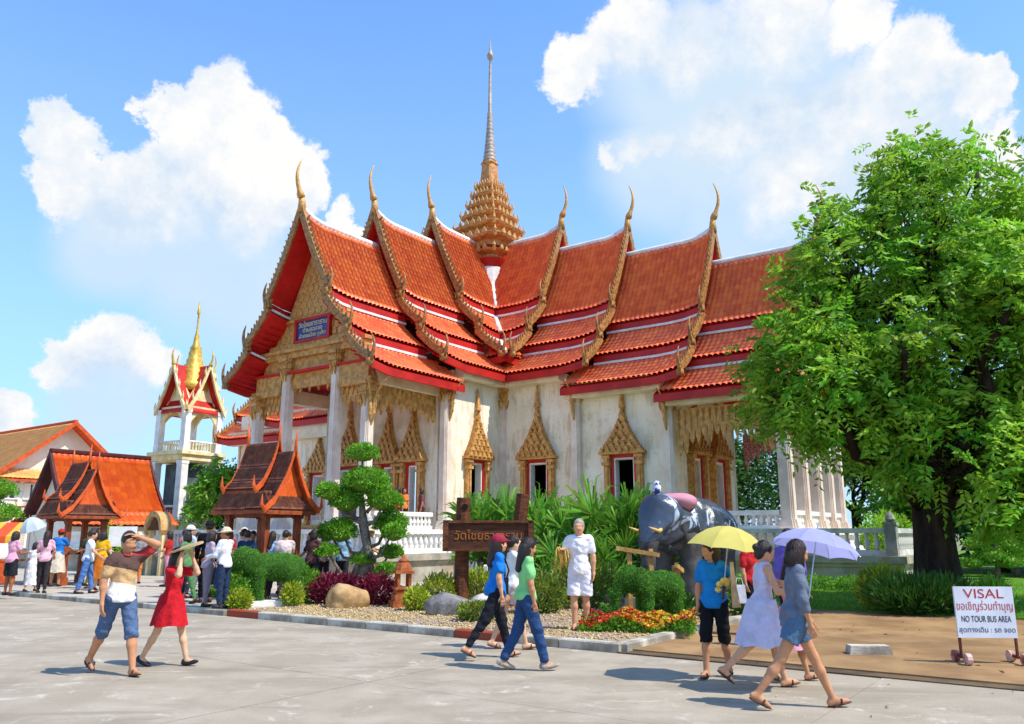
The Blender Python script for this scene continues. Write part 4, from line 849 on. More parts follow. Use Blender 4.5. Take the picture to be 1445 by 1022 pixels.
# ---------------------------------------------------------------- elephant statue under plastic sheeting
def elephant_prims(s=1.,hd=1.):
    """facing -x; feet at z=0; s = height of back"""
    P=[('e',(.18,0,.68),(.46,.29,.30)),('e',(-.12,0,.70),(.36,.27,.27)),('e',(.46,0,.66),(.24,.25,.25)),
       ('e',(-.52,0,.80),(.21,.19,.22)),('e',(-.50,.0,.93),(.13,.14,.10)),('c',(-.38,0,.76),(-.5,0,.8),.2,.18),
       ('c',(-.66,0,.74),(-.78,0,.55),.11,.085),('c',(-.78,0,.55),(-.80,0,.34),.085,.062),('c',(-.80,0,.34),(-.84,0,.18),.062,.045),('c',(-.84,0,.18),(-.93,0,.13),.045,.035)]
    if hd>1: P=P[:-2]+[('c',(-.80,0,.34),(-.93,0,.27),.062,.052),('c',(-.93,0,.27),(-1.03,0,.36),.052,.04)]
    if hd>1: P=[(q[0],(-.42+(q[1][0]+.42)*hd-.08,q[1][1],.74+(q[1][2]-.74)*hd),((-.42+(q[2][0]+.42)*hd-.08,q[2][1],.74+(q[2][2]-.74)*hd) if q[0]=='c' else tuple(x*hd for x in q[2])))+tuple(x*hd for x in q[3:]) if q[1][0]<-.37 else q for q in P]+[('e',(-.44,y,.84),(.17,.05,.23)) for y in (-.27,.27)]
    for y in (-.16,.16):
        P+=[('c',(-.24,y,.6),(-.26,y,.28),.135,.105),('c',(-.26,y,.28),(-.26,y,.05),.105,.115),('c',(.44,y,.58),(.46,y,.3),.15,.105),('c',(.46,y,.3),(.46,y,.05),.105,.115)]
        P+=[('e',(-.40,y*1.35,.74),(.10,.035,.20))]
    P+=[('c',(.68,0,.7),(.75,0,.36),.03,.018)]
    f=lambda p:tuple(x*s for x in p)
    return [(q[0],f(q[1]),f(q[2]))+((q[3]*s,q[4]*s) if q[0]=='c' else ()) for q in P]
def elephant_statue():
    t=thing('elephant_statue','life size grey elephant statue wrapped in shiny dark plastic sheeting with a pink cloth','statue',(3.75,17.5,.09),R(48)); s=2.0
    ab=MB(); ab.box((.1,0,.14),(3.2,1.3,.28)); ab.build('pedestal',M_plinth,t)
    lift=.26; up=lambda L:[(q[0],(q[1][0],q[1][1],q[1][2]+lift),((q[2][0],q[2][1],q[2][2]+lift) if q[0]=='c' else q[2]))+q[3:] for q in L]
    sdf_obj('body',up(elephant_prims(s)),.05,mat('elephant_grey',hx('5d5a58'),hx('3f3d3c'),3.,.75,.5,14.,.3),t,.12,smooth=2)
    def plast_glints(tt,col,co,p):
        return tt.mix(tt.rng(tt.noise(co,1.6,3.,.55,2.2),.58,.66),col,hx('aebccb')+(1,))  # pale highlights of the shiny folds painted into the sheet colour
    M_pl=mat('plastic_sheet',hx('343b46'),hx('46505e'),1.5,.24,1.,4.5,.7,fn=plast_glints)
    pr=[('e',(.16*s,0,.69*s),(.52*s,.345*s,.335*s)),('e',(-.14*s,0,.71*s),(.42*s,.33*s,.31*s)),('e',(.46*s,0,.64*s),(.29*s,.3*s,.3*s)),('e',(-.5*s,0,.80*s),(.26*s,.25*s,.27*s)),('c',(-.66*s,0,.74*s),(-.78*s,0,.56*s),.13*s,.1*s)]
    sdf_obj('plastic_sheet',up(pr),.045,M_pl,t,.2,post=lambda F,X,Y,Z:np.maximum(F+.09*np.abs(np.sin(5.5*X+2.5*np.sin(2.2*Z)+1.5*Y))*np.abs(np.sin(4*Z+2*X-1.2*Y))-.03+.022*np.abs(np.sin(11*X-7*Z+4*Y)),(.42*s-.08*np.sin(4*X)-.05*np.sin(9*X+1))+lift-Z),smooth=2)
    sdf_obj('pink_cloth',up([('e',(-.40*s,-.03*s,.985*s),(.2*s,.22*s,.06*s)),('e',(-.36*s,-.16*s,.95*s),(.15*s,.14*s,.09*s))]),.035,clothmat('cloth_pink','c98a97',0),t,.08,smooth=2)
    a=MB(); a.tube([(-.62*s,-.05,1.0*s+lift),(-.63*s,-.05,1.1*s+lift),(-.62*s,-.05,1.16*s+lift)],[.05,.09,.05],8); a.build('head_ornament',mat('ornament_blue',hx('dfe4ea'),hx('2b3f86'),12.,.4,lo=.48,hi=.52),t,True)
    for y in (-.22,.2):
        a=MB(); a.tube([(-.62*s,y,.72*s+lift),(-.78*s,y*1.1,.66*s+lift),(-.95*s,y*1.1,.70*s+lift)],[.05,.04,.012],8); a.build('tusk',mat('ivory_gilt',hx('d9b568'),hx('b08a45'),5.,.5),t,True)
elephant_statue()
def trestle(loc,rz,label,h=1.25):
    t=thing('timber_prop',label,'prop',loc,rz); m=mat('prop_timber',hx('c39a5c'),hx('9d7740'),5.,.7,.4,20.)
    for x,l in ((-.2,.1),(.22,-.05)): a=MB(); a.box((x,0,h/2),(.08,.08,h)); a.build('post',m,t)
    a=MB(); a.box((-.05,-.07,h-.05),(.85,.05,.08),rz=0,M=Matrix.Rotation(R(9),3,'Y')); a.build('rail',m,t)
    a=MB(); a.box((0,.06,h*.4),(.6,.04,.06),M=Matrix.Rotation(R(-30),3,'Y')); a.build('brace',m,t)
trestle((2.45,15.9,.09),R(5),'tan timber prop standing under the wrapped elephant statue trunk'); trestle((3.1,15.7,.09),R(70),'short tan timber prop beside the wrapped elephant statue front leg',.95)
# ---------------------------------------------------------------- vegetation
def unit(a): return a/np.maximum(np.linalg.norm(a,axis=-1,keepdims=True),1e-9)
def leafmesh(P,Dv,L,Wd,fold=.25,rng=RNG):
    """one pointed leaf (two triangles-pairs as one folded kite) per row: base P, direction Dv, length L, width Wd"""
    n=len(P); Dv=unit(Dv); r=unit(rng.normal(size=(n,3))); S=unit(np.cross(Dv,r)); N=np.cross(S,Dv)
    L=np.broadcast_to(np.asarray(L,float),(n,))[:,None]; Wd=np.broadcast_to(np.asarray(Wd,float),(n,))[:,None]
    m=P+Dv*L*.45; V=np.stack([P,m+S*Wd*.5+N*Wd*fold,P+Dv*L-N*L*.12,m-S*Wd*.5+N*Wd*fold],1).reshape(-1,3)
    return V,np.arange(4*n).reshape(n,4)
def leafmat(name,c1,c2,tr=.35,sc=1.2): return mat(name,hx(c1),hx(c2),sc,.5,0,1,.35,attr='tint',trans=tr)
M_bark=mat('bark_dark',hx('40342b'),hx('261e18'),5.,.9,1.,14.,.15,stretch=(1,1,.35))
M_barkg=mat('bark_grey',hx('8d8375'),hx('5f564b'),6.,.9,.8,20.,.15)
M_leafA=leafmat('leaf_bright','a6d040','6cab2a',.48); M_leafB=leafmat('leaf_dark','4d7a2a','35601f',.3); M_leafC=leafmat('leaf_topiary','86bc36','63a028',.3,3.)
M_leafP=leafmat('leaf_palm','7cac38','548c2a',.35); M_leafY=leafmat('leaf_yellow','bcc23a','8fae2c',.35); M_leafM=leafmat('leaf_maroon','8c2440','5e1730',.3); M_leafO=leafmat('leaf_olive','8a9a38','66802c',.3)
def ball(c,r,n,rng=RNG,shell=.55):
    d=unit(rng.normal(size=(n,3))); k=shell+(1-shell)*rng.random((n,1))**.5; return np.asarray(c)+d*k*np.asarray(r),d
def sprays(P,Dv,pairs,Lr,ll,lw,rng=RNG,droop=.5):
    """pinnate compound leaves: rachis from P along Dv, leaflets in pairs"""
    n=len(P); Dv=unit(Dv); S=unit(np.cross(Dv,rng.normal(size=(n,3))*.4+np.array([0,0,1.]))); t=(np.arange(pairs)+.6)/pairs
    L=Lr*rng.uniform(.7,1.3,(n,1,1)); base=P[:,None]+Dv[:,None]*L*t[None,:,None]; base[:,:,2]-=(droop*L[:,:,0]*t[None]**2)
    allP=[];allD=[]
    for sg in (-1,1): allP.append(base); allD.append(S[:,None]*sg+Dv[:,None]*.55+np.array([0,0,-.28])+rng.normal(size=base.shape)*.16)
    P2=np.stack(allP,2).reshape(-1,3); D2=np.stack(allD,2).reshape(-1,3); m=len(P2)
    return leafmesh(P2,D2,ll*rng.uniform(.75,1.2,m),lw*rng.uniform(.8,1.2,m),rng=rng), np.repeat(rng.random(n),pairs*2)
def limb(mb,a,b,r0,r1,wob=.12,seed=0,n=6):
    rs_=random.Random(seed); a,b=Vector(a),Vector(b); L=(b-a).length; P=[];rr=[]
    for i in range(n+1):
        t=i/n; w=math.sin(PI*t)*L*wob; P.append(a.lerp(b,t)+Vector((rs_.uniform(-1,1)*w,rs_.uniform(-1,1)*w,rs_.uniform(-.2,.8)*w))); rr.append(r0+(r1-r0)*t)
    mb.tube(P,rr,8); return P
def broad_tree(name,label,loc,lobes,trunk,ntip,nsp,spray,mleaf,seed,group=None,fork=None,mbark=M_bark):
    """lobes: (x,y,z,rx,ry,rz) relative to loc; trunk (radius, fork height)"""
    rng=np.random.default_rng(seed); rs_=random.Random(seed); t=thing(name,label,'tree',loc,0,group); tr,fh=trunk
    mb=MB(); prof=[]
    for i in range(9):
        z=fh*i/8; prof.append((tr*(1.0+.7*math.exp(-z*2.2))*(1-.18*i/8),z-.15))
    mb.lathe(prof,18,shape=lambda q:1+.13*math.sin(3*q+1)+.08*math.sin(5*q)+.05*math.sin(9*q))
    tb=mb.build('trunk',mbark,t,True); lm=MB(); tips=[];dirs=[]
    vol=np.array([l[3]*l[4]*l[5] for l in lobes])**.67; cnt=np.maximum(3,(ntip*vol/vol.sum()).astype(int))
    for k,(l,c) in enumerate(zip(lobes,cnt)):
        cpt=np.array(l[:3]); a=rs_.uniform(0,2*PI)
        P=limb(lm,(tr*.45*math.cos(a),tr*.45*math.sin(a),fh*.85),cpt-np.array([0,0,l[5]*.35]),tr*.42,tr*.12,.1,seed*7+k)
        T,Dn=ball(cpt,l[3:],c,rng,.5); keep=Dn[:,2]>-.75; T=T[keep];Dn=Dn[keep]; tips.append(T); dirs.append(Dn)
        for q in range(min(len(T),14)):
            limb(lm,P[rs_.randint(3,6)],T[q],tr*.085,.012,.12,seed*31+k*17+q,5)
    lm.build('limbs',mbark,t,True); T=np.concatenate(tips); Dn=np.concatenate(dirs); n=len(T)
    base=np.repeat(T,nsp,0)+rng.normal(size=(n*nsp,3))*spray['spread']; d=np.repeat(Dn,nsp,0)*.8+rng.normal(size=(n*nsp,3))*.75+np.array([0,0,-.05])
    (V,Q),tint=sprays(base,d,spray['pairs'],spray['L'],spray['ll'],spray['lw'],rng,spray.get('droop',.5))
    clump=np.repeat(np.repeat(rng.random(n),nsp),spray['pairs']*2); mk('crown',np_mesh('crown',V,Q,4,np.clip(.5*tint+.5*clump,0,1)),mleaf,t,kind='stuff'); return t
BIG=[(1.0,0,5.8,2.9,2.8,3.4),(-2.1,-.3,5.2,1.7,1.7,1.5),(-1.5,-.5,4.1,1.3,1.4,.9),(-.9,0,7.9,1.6,1.7,1.3),(.85,0,9.5,1.6,1.7,1.2),(3.1,0,7.9,1.9,2,1.6),(4.1,0,5.2,2.2,2.4,2.2),(2.6,-1.,2.9,2.,1.8,1.1),(.3,-1.2,3.5,1.8,1.3,1.0),(-2.9,-.2,5.9,.8,.9,.5),(.5,0,10.7,.7,.7,.5),(4.8,.5,9.3,1.6,1.6,1.2)]
broad_tree('shade_tree','large bright green shade tree with a thick dark trunk beside the path',(9.55,18.6,.05),BIG+[(1.2,-1.5,2.5,1.2,.9,.6),(-3.4,-.4,4.6,.6,.6,.35),(-2.6,-.5,7.0,.6,.6,.4),(-1.9,-.3,8.9,.5,.5,.35),(-.6,-.2,9.6,.5,.5,.4),(1.9,-.2,10.5,.6,.6,.4),(3.6,-.4,9.9,.6,.6,.4),(-1.2,-1.9,5.6,.7,.6,.5),(.9,-2.6,6.6,.8,.6,.5)],(.46,2.6),700,14,dict(pairs=5,L=.44,ll=.20,lw=.078,spread=.27),M_leafA,11)
def bgtree(label,loc,h,r,seed,m=M_leafB,ll=.34,nt=90,grp='trees behind the temple'):
    rs_=random.Random(seed); lob=[(0,0,h*.62,r*.75,r*.75,h*.3)]
    for i in range(6): a=i*PI/3+rs_.uniform(-.4,.4); lob.append((math.cos(a)*r*.55,math.sin(a)*r*.55,h*rs_.uniform(.42,.78),r*.5,r*.5,h*.16))
    broad_tree('tree',label,loc,lob,(.06*h*.4+.05,h*.35),nt,12,dict(pairs=4,L=ll*1.8,ll=ll,lw=ll*.42,spread=ll*1.2),m,seed,grp)
for i,(x,y,h,r,m) in enumerate(((18.5,44,9.5,4.2,0),(23.5,47,11,4.6,1),(13.5,52,9,4.,0),(28.,43,12,5,0),(31.,36,11,4.6,1),(23.,36.,9.,3.6,0),(27.5,30,8.5,3.4,1),(36,44,13,5,0),(19.5,38,6.,2.6,1),(25,33,6.5,3.,0),(30,31.,7,3.2,0),(22.5,31,4.5,2.2,1),(34,38,9,4,0),(20.5,34.5,4.5,2.,0))):
    bgtree(['dense dark green tree standing behind the right porch','lighter green tree standing beyond the lawn behind the shade tree'][m],(x,y,.0),h,r,40+i,[M_leafB,M_leafC][m],.36)
bgtree('round bright green tree between the bell tower and the temple',(-16.4,46,0),6.4,1.5,61,M_leafC,.26,grp=None); bgtree('tree with a pale green crown beside the left kiosk',(-15.6,32.,0),2.1,.8,63,M_leafA,.14,50,None)
def shrub(name,label,loc,r,n,ll,lw,m,up=.5,group=None,cat='shrub',shell=.35,seed=None):
    rng=np.random.default_rng(seed if seed is not None else int(abs(loc[0]*100)+loc[1]*7)); P,d=ball((0,0,r[2]*.75),(r[0],r[1],r[2]*.85),n,rng,shell); k=P[:,2]>.0; P=P[k]; d=d[k]
    P=P*(1+.12*np.sin(P[:,[0]]*9/ max(r[0],.2)+1)*np.cos(P[:,[1]]*8/max(r[1],.2))); D_=d+rng.normal(size=d.shape)*.55+np.array([0,0,up]); V,Q=leafmesh(P,D_,ll*rng.uniform(.7,1.3,len(P)),lw*rng.uniform(.7,1.3,len(P)),rng=rng)
    t=thing(name,label,cat,loc,0,group); cl=.5*rng.random(len(P))+.5*(np.sin(P[:,0]*13/max(r[0],.3))*np.sin(P[:,1]*11/max(r[1],.3)+P[:,2]*7)*.5+.5); mk('foliage',np_mesh('foliage',V,Q,4,cl),m,t,kind='stuff')
    st_=MB()
    for i in range(7):
        a=i*2*PI/7; st_.tube([(math.cos(a)*r[0]*.15,math.sin(a)*r[1]*.15,-.03),(math.cos(a)*r[0]*.5,math.sin(a)*r[1]*.5,r[2]*.9)],[.016,.006],4)
    st_.build('stems',M_bark,t,kind='stuff'); return t
shrub('shrub','mass of dark maroon shrubs behind the tan boulder',(-3.95,18.75,.08),(.62,.45,.42),2600,.09,.04,M_leafM,seed=1); shrub('shrub','maroon shrub growing beside the terracotta lantern',(-3.0,18.6,.08),(.5,.4,.40),2000,.09,.04,M_leafM,seed=2)
for i,(x,y,r,n,m,lb) in enumerate((( -1.55,18.0,(.42,.35,.42),1500,M_leafY,'yellow green bush left of the timber sign post'),(-.75,18.9,(.5,.35,.46),1500,M_leafY,'yellow green bush below the timber name board'),(-1.95,17.1,(.26,.22,.28),800,M_leafY,'small lime shrub between the lantern and the grey stone'),
   (-.62,15.1,(.36,.26,.2),900,M_leafO,'low spreading olive plant by the red kerb stone'),(.55,16.6,(.55,.4,.48),1900,M_leafO,'olive green bush behind the man in white'),(-5.65,17.4,(.22,.2,.24),800,M_leafY,'small yellow shrub in front of the topiary elephant on the white pedestal'),(-4.75,18.1,(.22,.2,.3),700,M_leafY,'lime shrub behind the topiary elephant on the white pedestal'),(-4.75,18.9,(.45,.4,.5),1500,M_leafC,'round green bush beside the maroon shrubs'),
   (2.95,15.4,(.5,.35,.3),1300,M_leafB,'dark low plant under the wrapped elephant statue'),(4.6,16.2,(.5,.4,.36),1500,M_leafB,'dark green plant at the rear of the wrapped elephant statue'),(1.45,17.6,(.7,.45,.7),2200,M_leafO,'tall olive bush between the palms and the wrapped elephant statue'))):
    shrub('shrub',lb,(x,y,.08),r,n,.10,.035,m,.7,seed=100+i)
shrub('shrub','wide dark green strap leaved bush around the trunk of the shade tree',(8.35,17.0,.05),(1.05,.6,.38),3600,.26,.036,M_leafB,1.2,seed=31); shrub('shrub','bright green bush at the left of the shade tree base',(8.0,17.9,.05),(.55,.4,.5),1300,.2,.05,M_leafY,.9,seed=32); shrub('shrub','grassy green clump at the right of the shade tree trunk',(9.75,17.0,.05),(.3,.3,.34),900,.26,.035,M_leafC,1.5,seed=33)
for i in range(7): shrub('hedge_plant','low bright green hedge plant in the row before the grey balustrade',UV(13.6+i*.95,5.75,.05),(.6,.3,.22),700,.10,.04,M_leafC,.7,'hedge row before the balustrade',seed=60+i)
for i,(u_,v_,r) in enumerate(((17.3,-.5,.9),(15.2,-8.,1.2),(13,-8.5,1.1))): shrub('shrub',['rounded yellow green bush on the terrace corner behind the balustrade','bright green bush seen through the right porch','round bush seen through the right porch beside the lace'][i],UV(u_,v_,.9 if i==0 else .0),(r,r,r*1.0),1700,.16,.06,M_leafA if i!=1 else M_leafC,.6,seed=70+i)
# clipped garden at the far right
def pad_tree(name,label,loc,pads,trunks,m,ll,dens,mb_=M_barkg,group=None,seed=5,cat='topiary'):
    rng=np.random.default_rng(seed); t=thing(name,label,cat,loc,0,group)
    a=MB()
    for P,rr in trunks: a.tube(P,rr,8)
    a.build('trunk',mb_,t,True,kind='stuff' if len(trunks)>1 else None)
    for c,r in pads:
        n=int(dens*(r[0]*r[2]*4+.05)); d=unit(rng.normal(size=(n,3))); d[:,2]=np.where(d[:,2]<-.35,-d[:,2]*.6,d[:,2]); P=np.array(c)+d*np.array(r)*rng.uniform(.84,1.10,(n,1))*(1+.09*np.sin(d[:,[0]]*7+c[0]*9)*np.cos(d[:,[1]]*6+d[:,[2]]*5))
        V,Q=leafmesh(P,d+rng.normal(size=d.shape)*.6+np.array([0,0,.3]),ll*rng.uniform(.7,1.3,n),ll*.5,rng=rng); core=MB(); core.lathe([(.02,-r[2]*.8),(r[0]*.6,-r[2]*.62),(r[0]*.88,0),(r[0]*.62,r[2]*.6),(.02,r[2]*.85)],10,c,cap=False)
        Vc=np.array(core.v); Qc=np.array(core.f); tint=np.concatenate([rng.random(n),np.zeros(len(Qc))+.15]); mk('foliage_pad',np_mesh('foliage_pad',np.concatenate([V,Vc]),np.concatenate([Q,Qc+len(V)]),4,tint),m,t)
    return t
def pine():
    px=[(508,655,18,12),(513,693,27,17),(490,719,19,15),(541,719,20,13),(467,707,14,11),(546,748,19,16),(556,760,13,11),(483,758,18,15),(463,760,12,12),(467,783,14,9),(550,785,13,9),(513,794,13,9),(548,806,12,8),(528,705,16,12)]
    s=1/53.; rs_=random.Random(9); pads=[]; tr=[]
    for i,(x,y,rx,rz) in enumerate(px):
        c=((x-515)*s,rs_.uniform(-.35,.3) if i not in (0,1) else 0,(842-y)*s); pads.append((c,(rx*s*1.08,rx*s*.95,rz*s*1.08)))
    main=[(.02,0,-.1),(-.05,.02,.5),(.1,0,1.1),(-.05,.03,1.75),(-.12,0,2.4),(-.13,0,3.4)]; tr.append((main,[.16,.12,.11,.12,.06,.03]))
    for b in ((.3,.1),(-.28,-.05),(.14,.15)): tr.append(([(b[0],b[1],-.1),(b[0]*.9,b[1],.5),(b[0]*.3,b[1]*.4,1.0),(.05,0,1.35)],[.07,.08,.06,.06]))
    for c,r in pads[2:]: z0=max(.45,c[2]-.45-abs(c[0])*.25); tr.append(([(.02,0,z0),(c[0]*.55,c[1]*.5,z0+.12),(c[0]*.9,c[1],c[2]-.05)],[.055,.04,.025]))
    pad_tree('cloud_tree','cloud pruned garden tree with round green pads on a twisted grey trunk',(-3.66,20.5,.08),pads,tr,M_leafC,.075,3600)
pine()
for i,(x,y,s) in enumerate(((17.2,29.5,.8),(18.8,31.,1.0),(20.6,30.5,.9))):
    pads=[((rx*s,ry*s,z*s),(r*s,r*s*.9,r*.55*s)) for rx,ry,z,r in ((0,0,2.1,.7),(-.7,.1,1.5,.55),(.8,0,1.35,.6),(-.3,-.2,1.0,.6),(.4,-.3,.75,.6),(-1.,0,.7,.5))]
    pad_tree('topiary_tree',['clipped topiary tree on the right lawn nearest the shade tree trunk','clipped pad topiary in the middle of the right lawn','clipped topiary tree at the far end of the right lawn'][i],(x,y,.05),pads,[([(0,0,-.1),(.1,0,1.*s),(0,0,2.*s)],[.1,.08,.04])],M_leafC,.09,900,seed=80+i)
pad_tree('topiary_tree','clipped green topiary at the edge of the pavement by the cream house',(-18.4,28.5,.1),[((0,0,3.0),(.9,.8,.45)),((.2,0,2.2),(1.,.8,.4)),((-.3,0,1.5),(.9,.8,.4))],[([(0,0,-.1),(.1,0,1.5),(0,0,3)],[.1,.08,.04])],M_leafC,.1,900,seed=88)
def topiary_elephant(label,loc,rz,s,ped):
    t=thing('topiary_elephant',label,'topiary',loc,rz); zo=.14 if ped else .12
    P=elephant_prims(s,1.28); P=[(q[0],(q[1][0],q[1][1],q[1][2]+zo),((q[2][0],q[2][1],q[2][2]+zo) if q[0]=='c' else q[2]))+q[3:] for q in P]
    P=[(q[0],q[1],q[2],q[3]*1.05,q[4]*1.05) if q[0]=='c' else q for q in P]
    V,Q=sdf_mesh(P,.03*s,.045*s,smooth=1); mk('body',np_mesh('body',V,Q),mat('topiary_core',hx('3f6b22'),hx('2f551a'),6.,.9,.8,30.),t,True)
    rng=np.random.default_rng(int(s*100)); c=V[Q].mean(1); nr=unit(np.cross(V[Q[:,2]]-V[Q[:,0]],V[Q[:,3]]-V[Q[:,1]])); k=rng.integers(0,len(Q),16000); P2=c[k]+rng.normal(size=(len(k),3))*.006
    LV,LQ=leafmesh(P2,nr[k]*.8+rng.normal(size=(len(k),3))*.6+np.array([0,0,.2]),.026*rng.uniform(.7,1.3,len(k)),.014,rng=rng); mk('leaves',np_mesh('leaves',LV,LQ,4,rng.random(len(k))),leafmat('leaf_clipped','72ac34','569226',.25,4.),t,kind='stuff')
    if ped: a=MB(); a.box((.05*s,0,.06),(1.0*s,.6,.14)); a.box((.05*s,0,.02),(1.1*s,.7,.06)); a.build('pedestal',M_white,t)
topiary_elephant('clipped topiary elephant standing on a white pedestal beside the yellow shrubs',(-5.28,18.3,.085),R(14),1.0,True); topiary_elephant('clipped topiary elephant standing in the flower bed near the man in white',(2.52,14.75,.085),R(16),.78,False)
shrub('shrub','loose green shrub in front of the trunk of the pedestal topiary elephant',(-5.95,18.0,.08),(.36,.3,.45),1300,.08,.035,M_leafC,.5,seed=44)
# palms
def frond_mesh(seed,L=1.5):
    rs_=random.Random(seed); rng=np.random.default_rng(seed); n=20; a=rng.uniform(-1.3,1.3,n); 
    base=np.array([0,0,L*.5]); D_=np.stack([np.sin(a)*.9,rng.normal(size=n)*.16,np.cos(a)*1.0],1); P=np.repeat(base[None],n,0)
    V=[];F=[]
    for i in range(n):
        d=D_[i]/np.linalg.norm(D_[i]); ll=L*rng.uniform(.45,.62); s=np.cross(d,[0,1,0]); w=.024*L/1.5
        pts=[base,base+d*ll*.4,base+d*ll*.75+np.array([0,0,-.03]),base+d*ll+np.array([0,-.02,-.14*L])]; k=len(V)
        for p,ww in zip(pts,(.4,1,.8,.05)): V+= [p-s*w*ww,p+s*w*ww]
        F+=[(k+2*j,k+2*j+1,k+2*j+3,k+2*j+2) for j in range(3)]
    k=len(V); r=.012
    V+=[np.array((x,y,z)) for z in (0,L*.52) for x,y in ((-r,-r),(r,-r),(r,r),(-r,r))]; F+=[(k+j,k+(j+1)%4,k+4+(j+1)%4,k+4+j) for j in range(4)]
    return np_mesh('frond',np.array(V),np.array(F),4,rng.random(len(F)))
FR=[frond_mesh(i,1.5) for i in range(4)]
for m_ in FR: m_.materials.append(M_leafP)
def palm(label,loc,n,s,seed):
    rs_=random.Random(seed); t=thing('fan_palm',label,'palm',loc,0,'fan palms behind the garden bed')
    for i in range(n):
        o=bpy.data.objects.new('frond',rs_.choice(FR)); COL.objects.link(o); o.parent=t; z=rs_.uniform(0,.9)*s; az=rs_.uniform(0,2*PI); tl=rs_.uniform(.05,.75)
        o.location=(rs_.uniform(-.25,.25)*s,rs_.uniform(-.2,.2)*s,z); o.rotation_euler=(tl*math.cos(az),tl*math.sin(az),rs_.uniform(0,PI)); o.scale=(s*rs_.uniform(.7,1.1),)*3
    a=MB()
    for i in range(5): x,y=rs_.uniform(-.2,.2)*s,rs_.uniform(-.15,.15)*s; a.tube([(x,y,-.05),(x*1.2,y*1.2,1.1*s)],.03*s,6)
    a.build('stem',M_barkg,t,True,kind='stuff')
for i,(x,y,n,s) in enumerate(((-.75,20.4,20,1.25),(.05,20.8,22,1.3),(.75,20.6,22,1.25),(1.3,19.8,22,1.15),(1.9,19.6,22,1.1),(2.65,19.4,24,1.35),(3.3,19.9,20,1.25),(.4,19.2,18,.85),(1.2,18.6,16,.8),(2.1,18.4,18,.85))):
    palm('fan palm clump with narrow upright green leaves behind the garden bed',(x,y,.06),n,s,200+i)
# flower bed round the small topiary elephant
def flower_bed():
    t=thing('flower_bed','bed of red orange and yellow flowers around the small topiary elephant','flowers',(2.1,13.7,.09),R(-14)); rng=np.random.default_rng(3)
    n=5200; P=np.stack([rng.uniform(-.95,.85,n),rng.uniform(-.5,.55,n),np.zeros(n)],1); h=.16+.09*np.sin(P[:,0]*6)*np.cos(P[:,1]*7); P[:,2]=rng.random(n)*h
    V,Q=leafmesh(P,rng.normal(size=(n,3))+np.array([0,0,.9]),.07*rng.uniform(.7,1.3,n),.03,rng=rng); mk('foliage',np_mesh('foliage',V,Q,4,rng.random(n)),M_leafC,t,kind='stuff')
    for nm,cc,x0,x1,k in (('red','c8301c',-.95,.1,330),('orange','e0752a',-.6,.4,260),('yellow','e6c23a',-.35,.85,430),('deep_red','b51f2e',.45,.85,130)):
        c=np.stack([rng.uniform(x0,x1,k),rng.uniform(-.5,.5,k),np.zeros(k)],1); c[:,2]=.17+.09*np.sin(c[:,0]*6)*np.cos(c[:,1]*7)+rng.uniform(-.02,.05,k)
        a=np.arange(5)*2*PI/5; d=np.stack([np.cos(a),np.sin(a),np.full(5,.45)],1); PP=np.repeat(c,5,0); V,Q=leafmesh(PP,np.tile(d,(k,1))+rng.normal(size=(k*5,3))*.25,.042,.034,rng=rng); mk('blossoms',np_mesh('blossoms',V,Q,4,rng.random(5*k)),leafmat('petal_'+nm,cc,cc,.25),t,kind='stuff')
flower_bed()
# grass blades on the lawn that the photograph shows
def grass():
    rng=np.random.default_rng(8); n=42000; u_=rng.uniform(9.2,34,n); v_=VG0-rng.random(n)**1.6*13; k=~((u_<5.75*K+.2)|((u_<20.7*K)&(v_<5.4*K))); u_=u_[k];v_=v_[k];n=len(u_)
    P=np.stack([TC.x+UD.x*u_+VD.x*v_,TC.y+UD.y*u_+VD.y*v_,np.full(n,.055)],1); V,Q=leafmesh(P,rng.normal(size=(n,3))*.45+np.array([0,0,1.]),rng.uniform(.06,.14,n),.014,rng=rng)
    o=mk('grass',np_mesh('grass',V,Q,4,rng.random(n)),leafmat('grass_blade','7fae30','5c9422',.35),None,kind='stuff'); tag(o,'short bright green lawn grass beside the temple','grass')
grass()

def litter():
    rng=np.random.default_rng(21); n=260; u_=rng.uniform(19.6,30,n); v_=rng.uniform(VG0+.3,VE+2.5,n)**1.0; k=rng.random(n)<np.clip(1.3-(v_-VG0)/9,.12,1); u_=u_[k]; v_=v_[k]; n=len(u_)
    P=np.stack([TC.x+UD.x*u_+VD.x*v_,TC.y+UD.y*u_+VD.y*v_,np.where(v_<VE-.25,.036,.008)],1); V,Q=leafmesh(P,rng.normal(size=(n,3))*np.array([1,1,.08]),rng.uniform(.05,.10,n),.03,.1,rng); V[:,2]=np.maximum(V[:,2],np.repeat(P[:,2],4))
    o=mk('fallen_leaves',np_mesh('fallen_leaves',V,Q,4,rng.random(n)),leafmat('dry_leaf','b98f4a','7d5a2c',.1),None,kind='stuff'); tag(o,'dry fallen leaves scattered over the brown path','leaves')
litter()
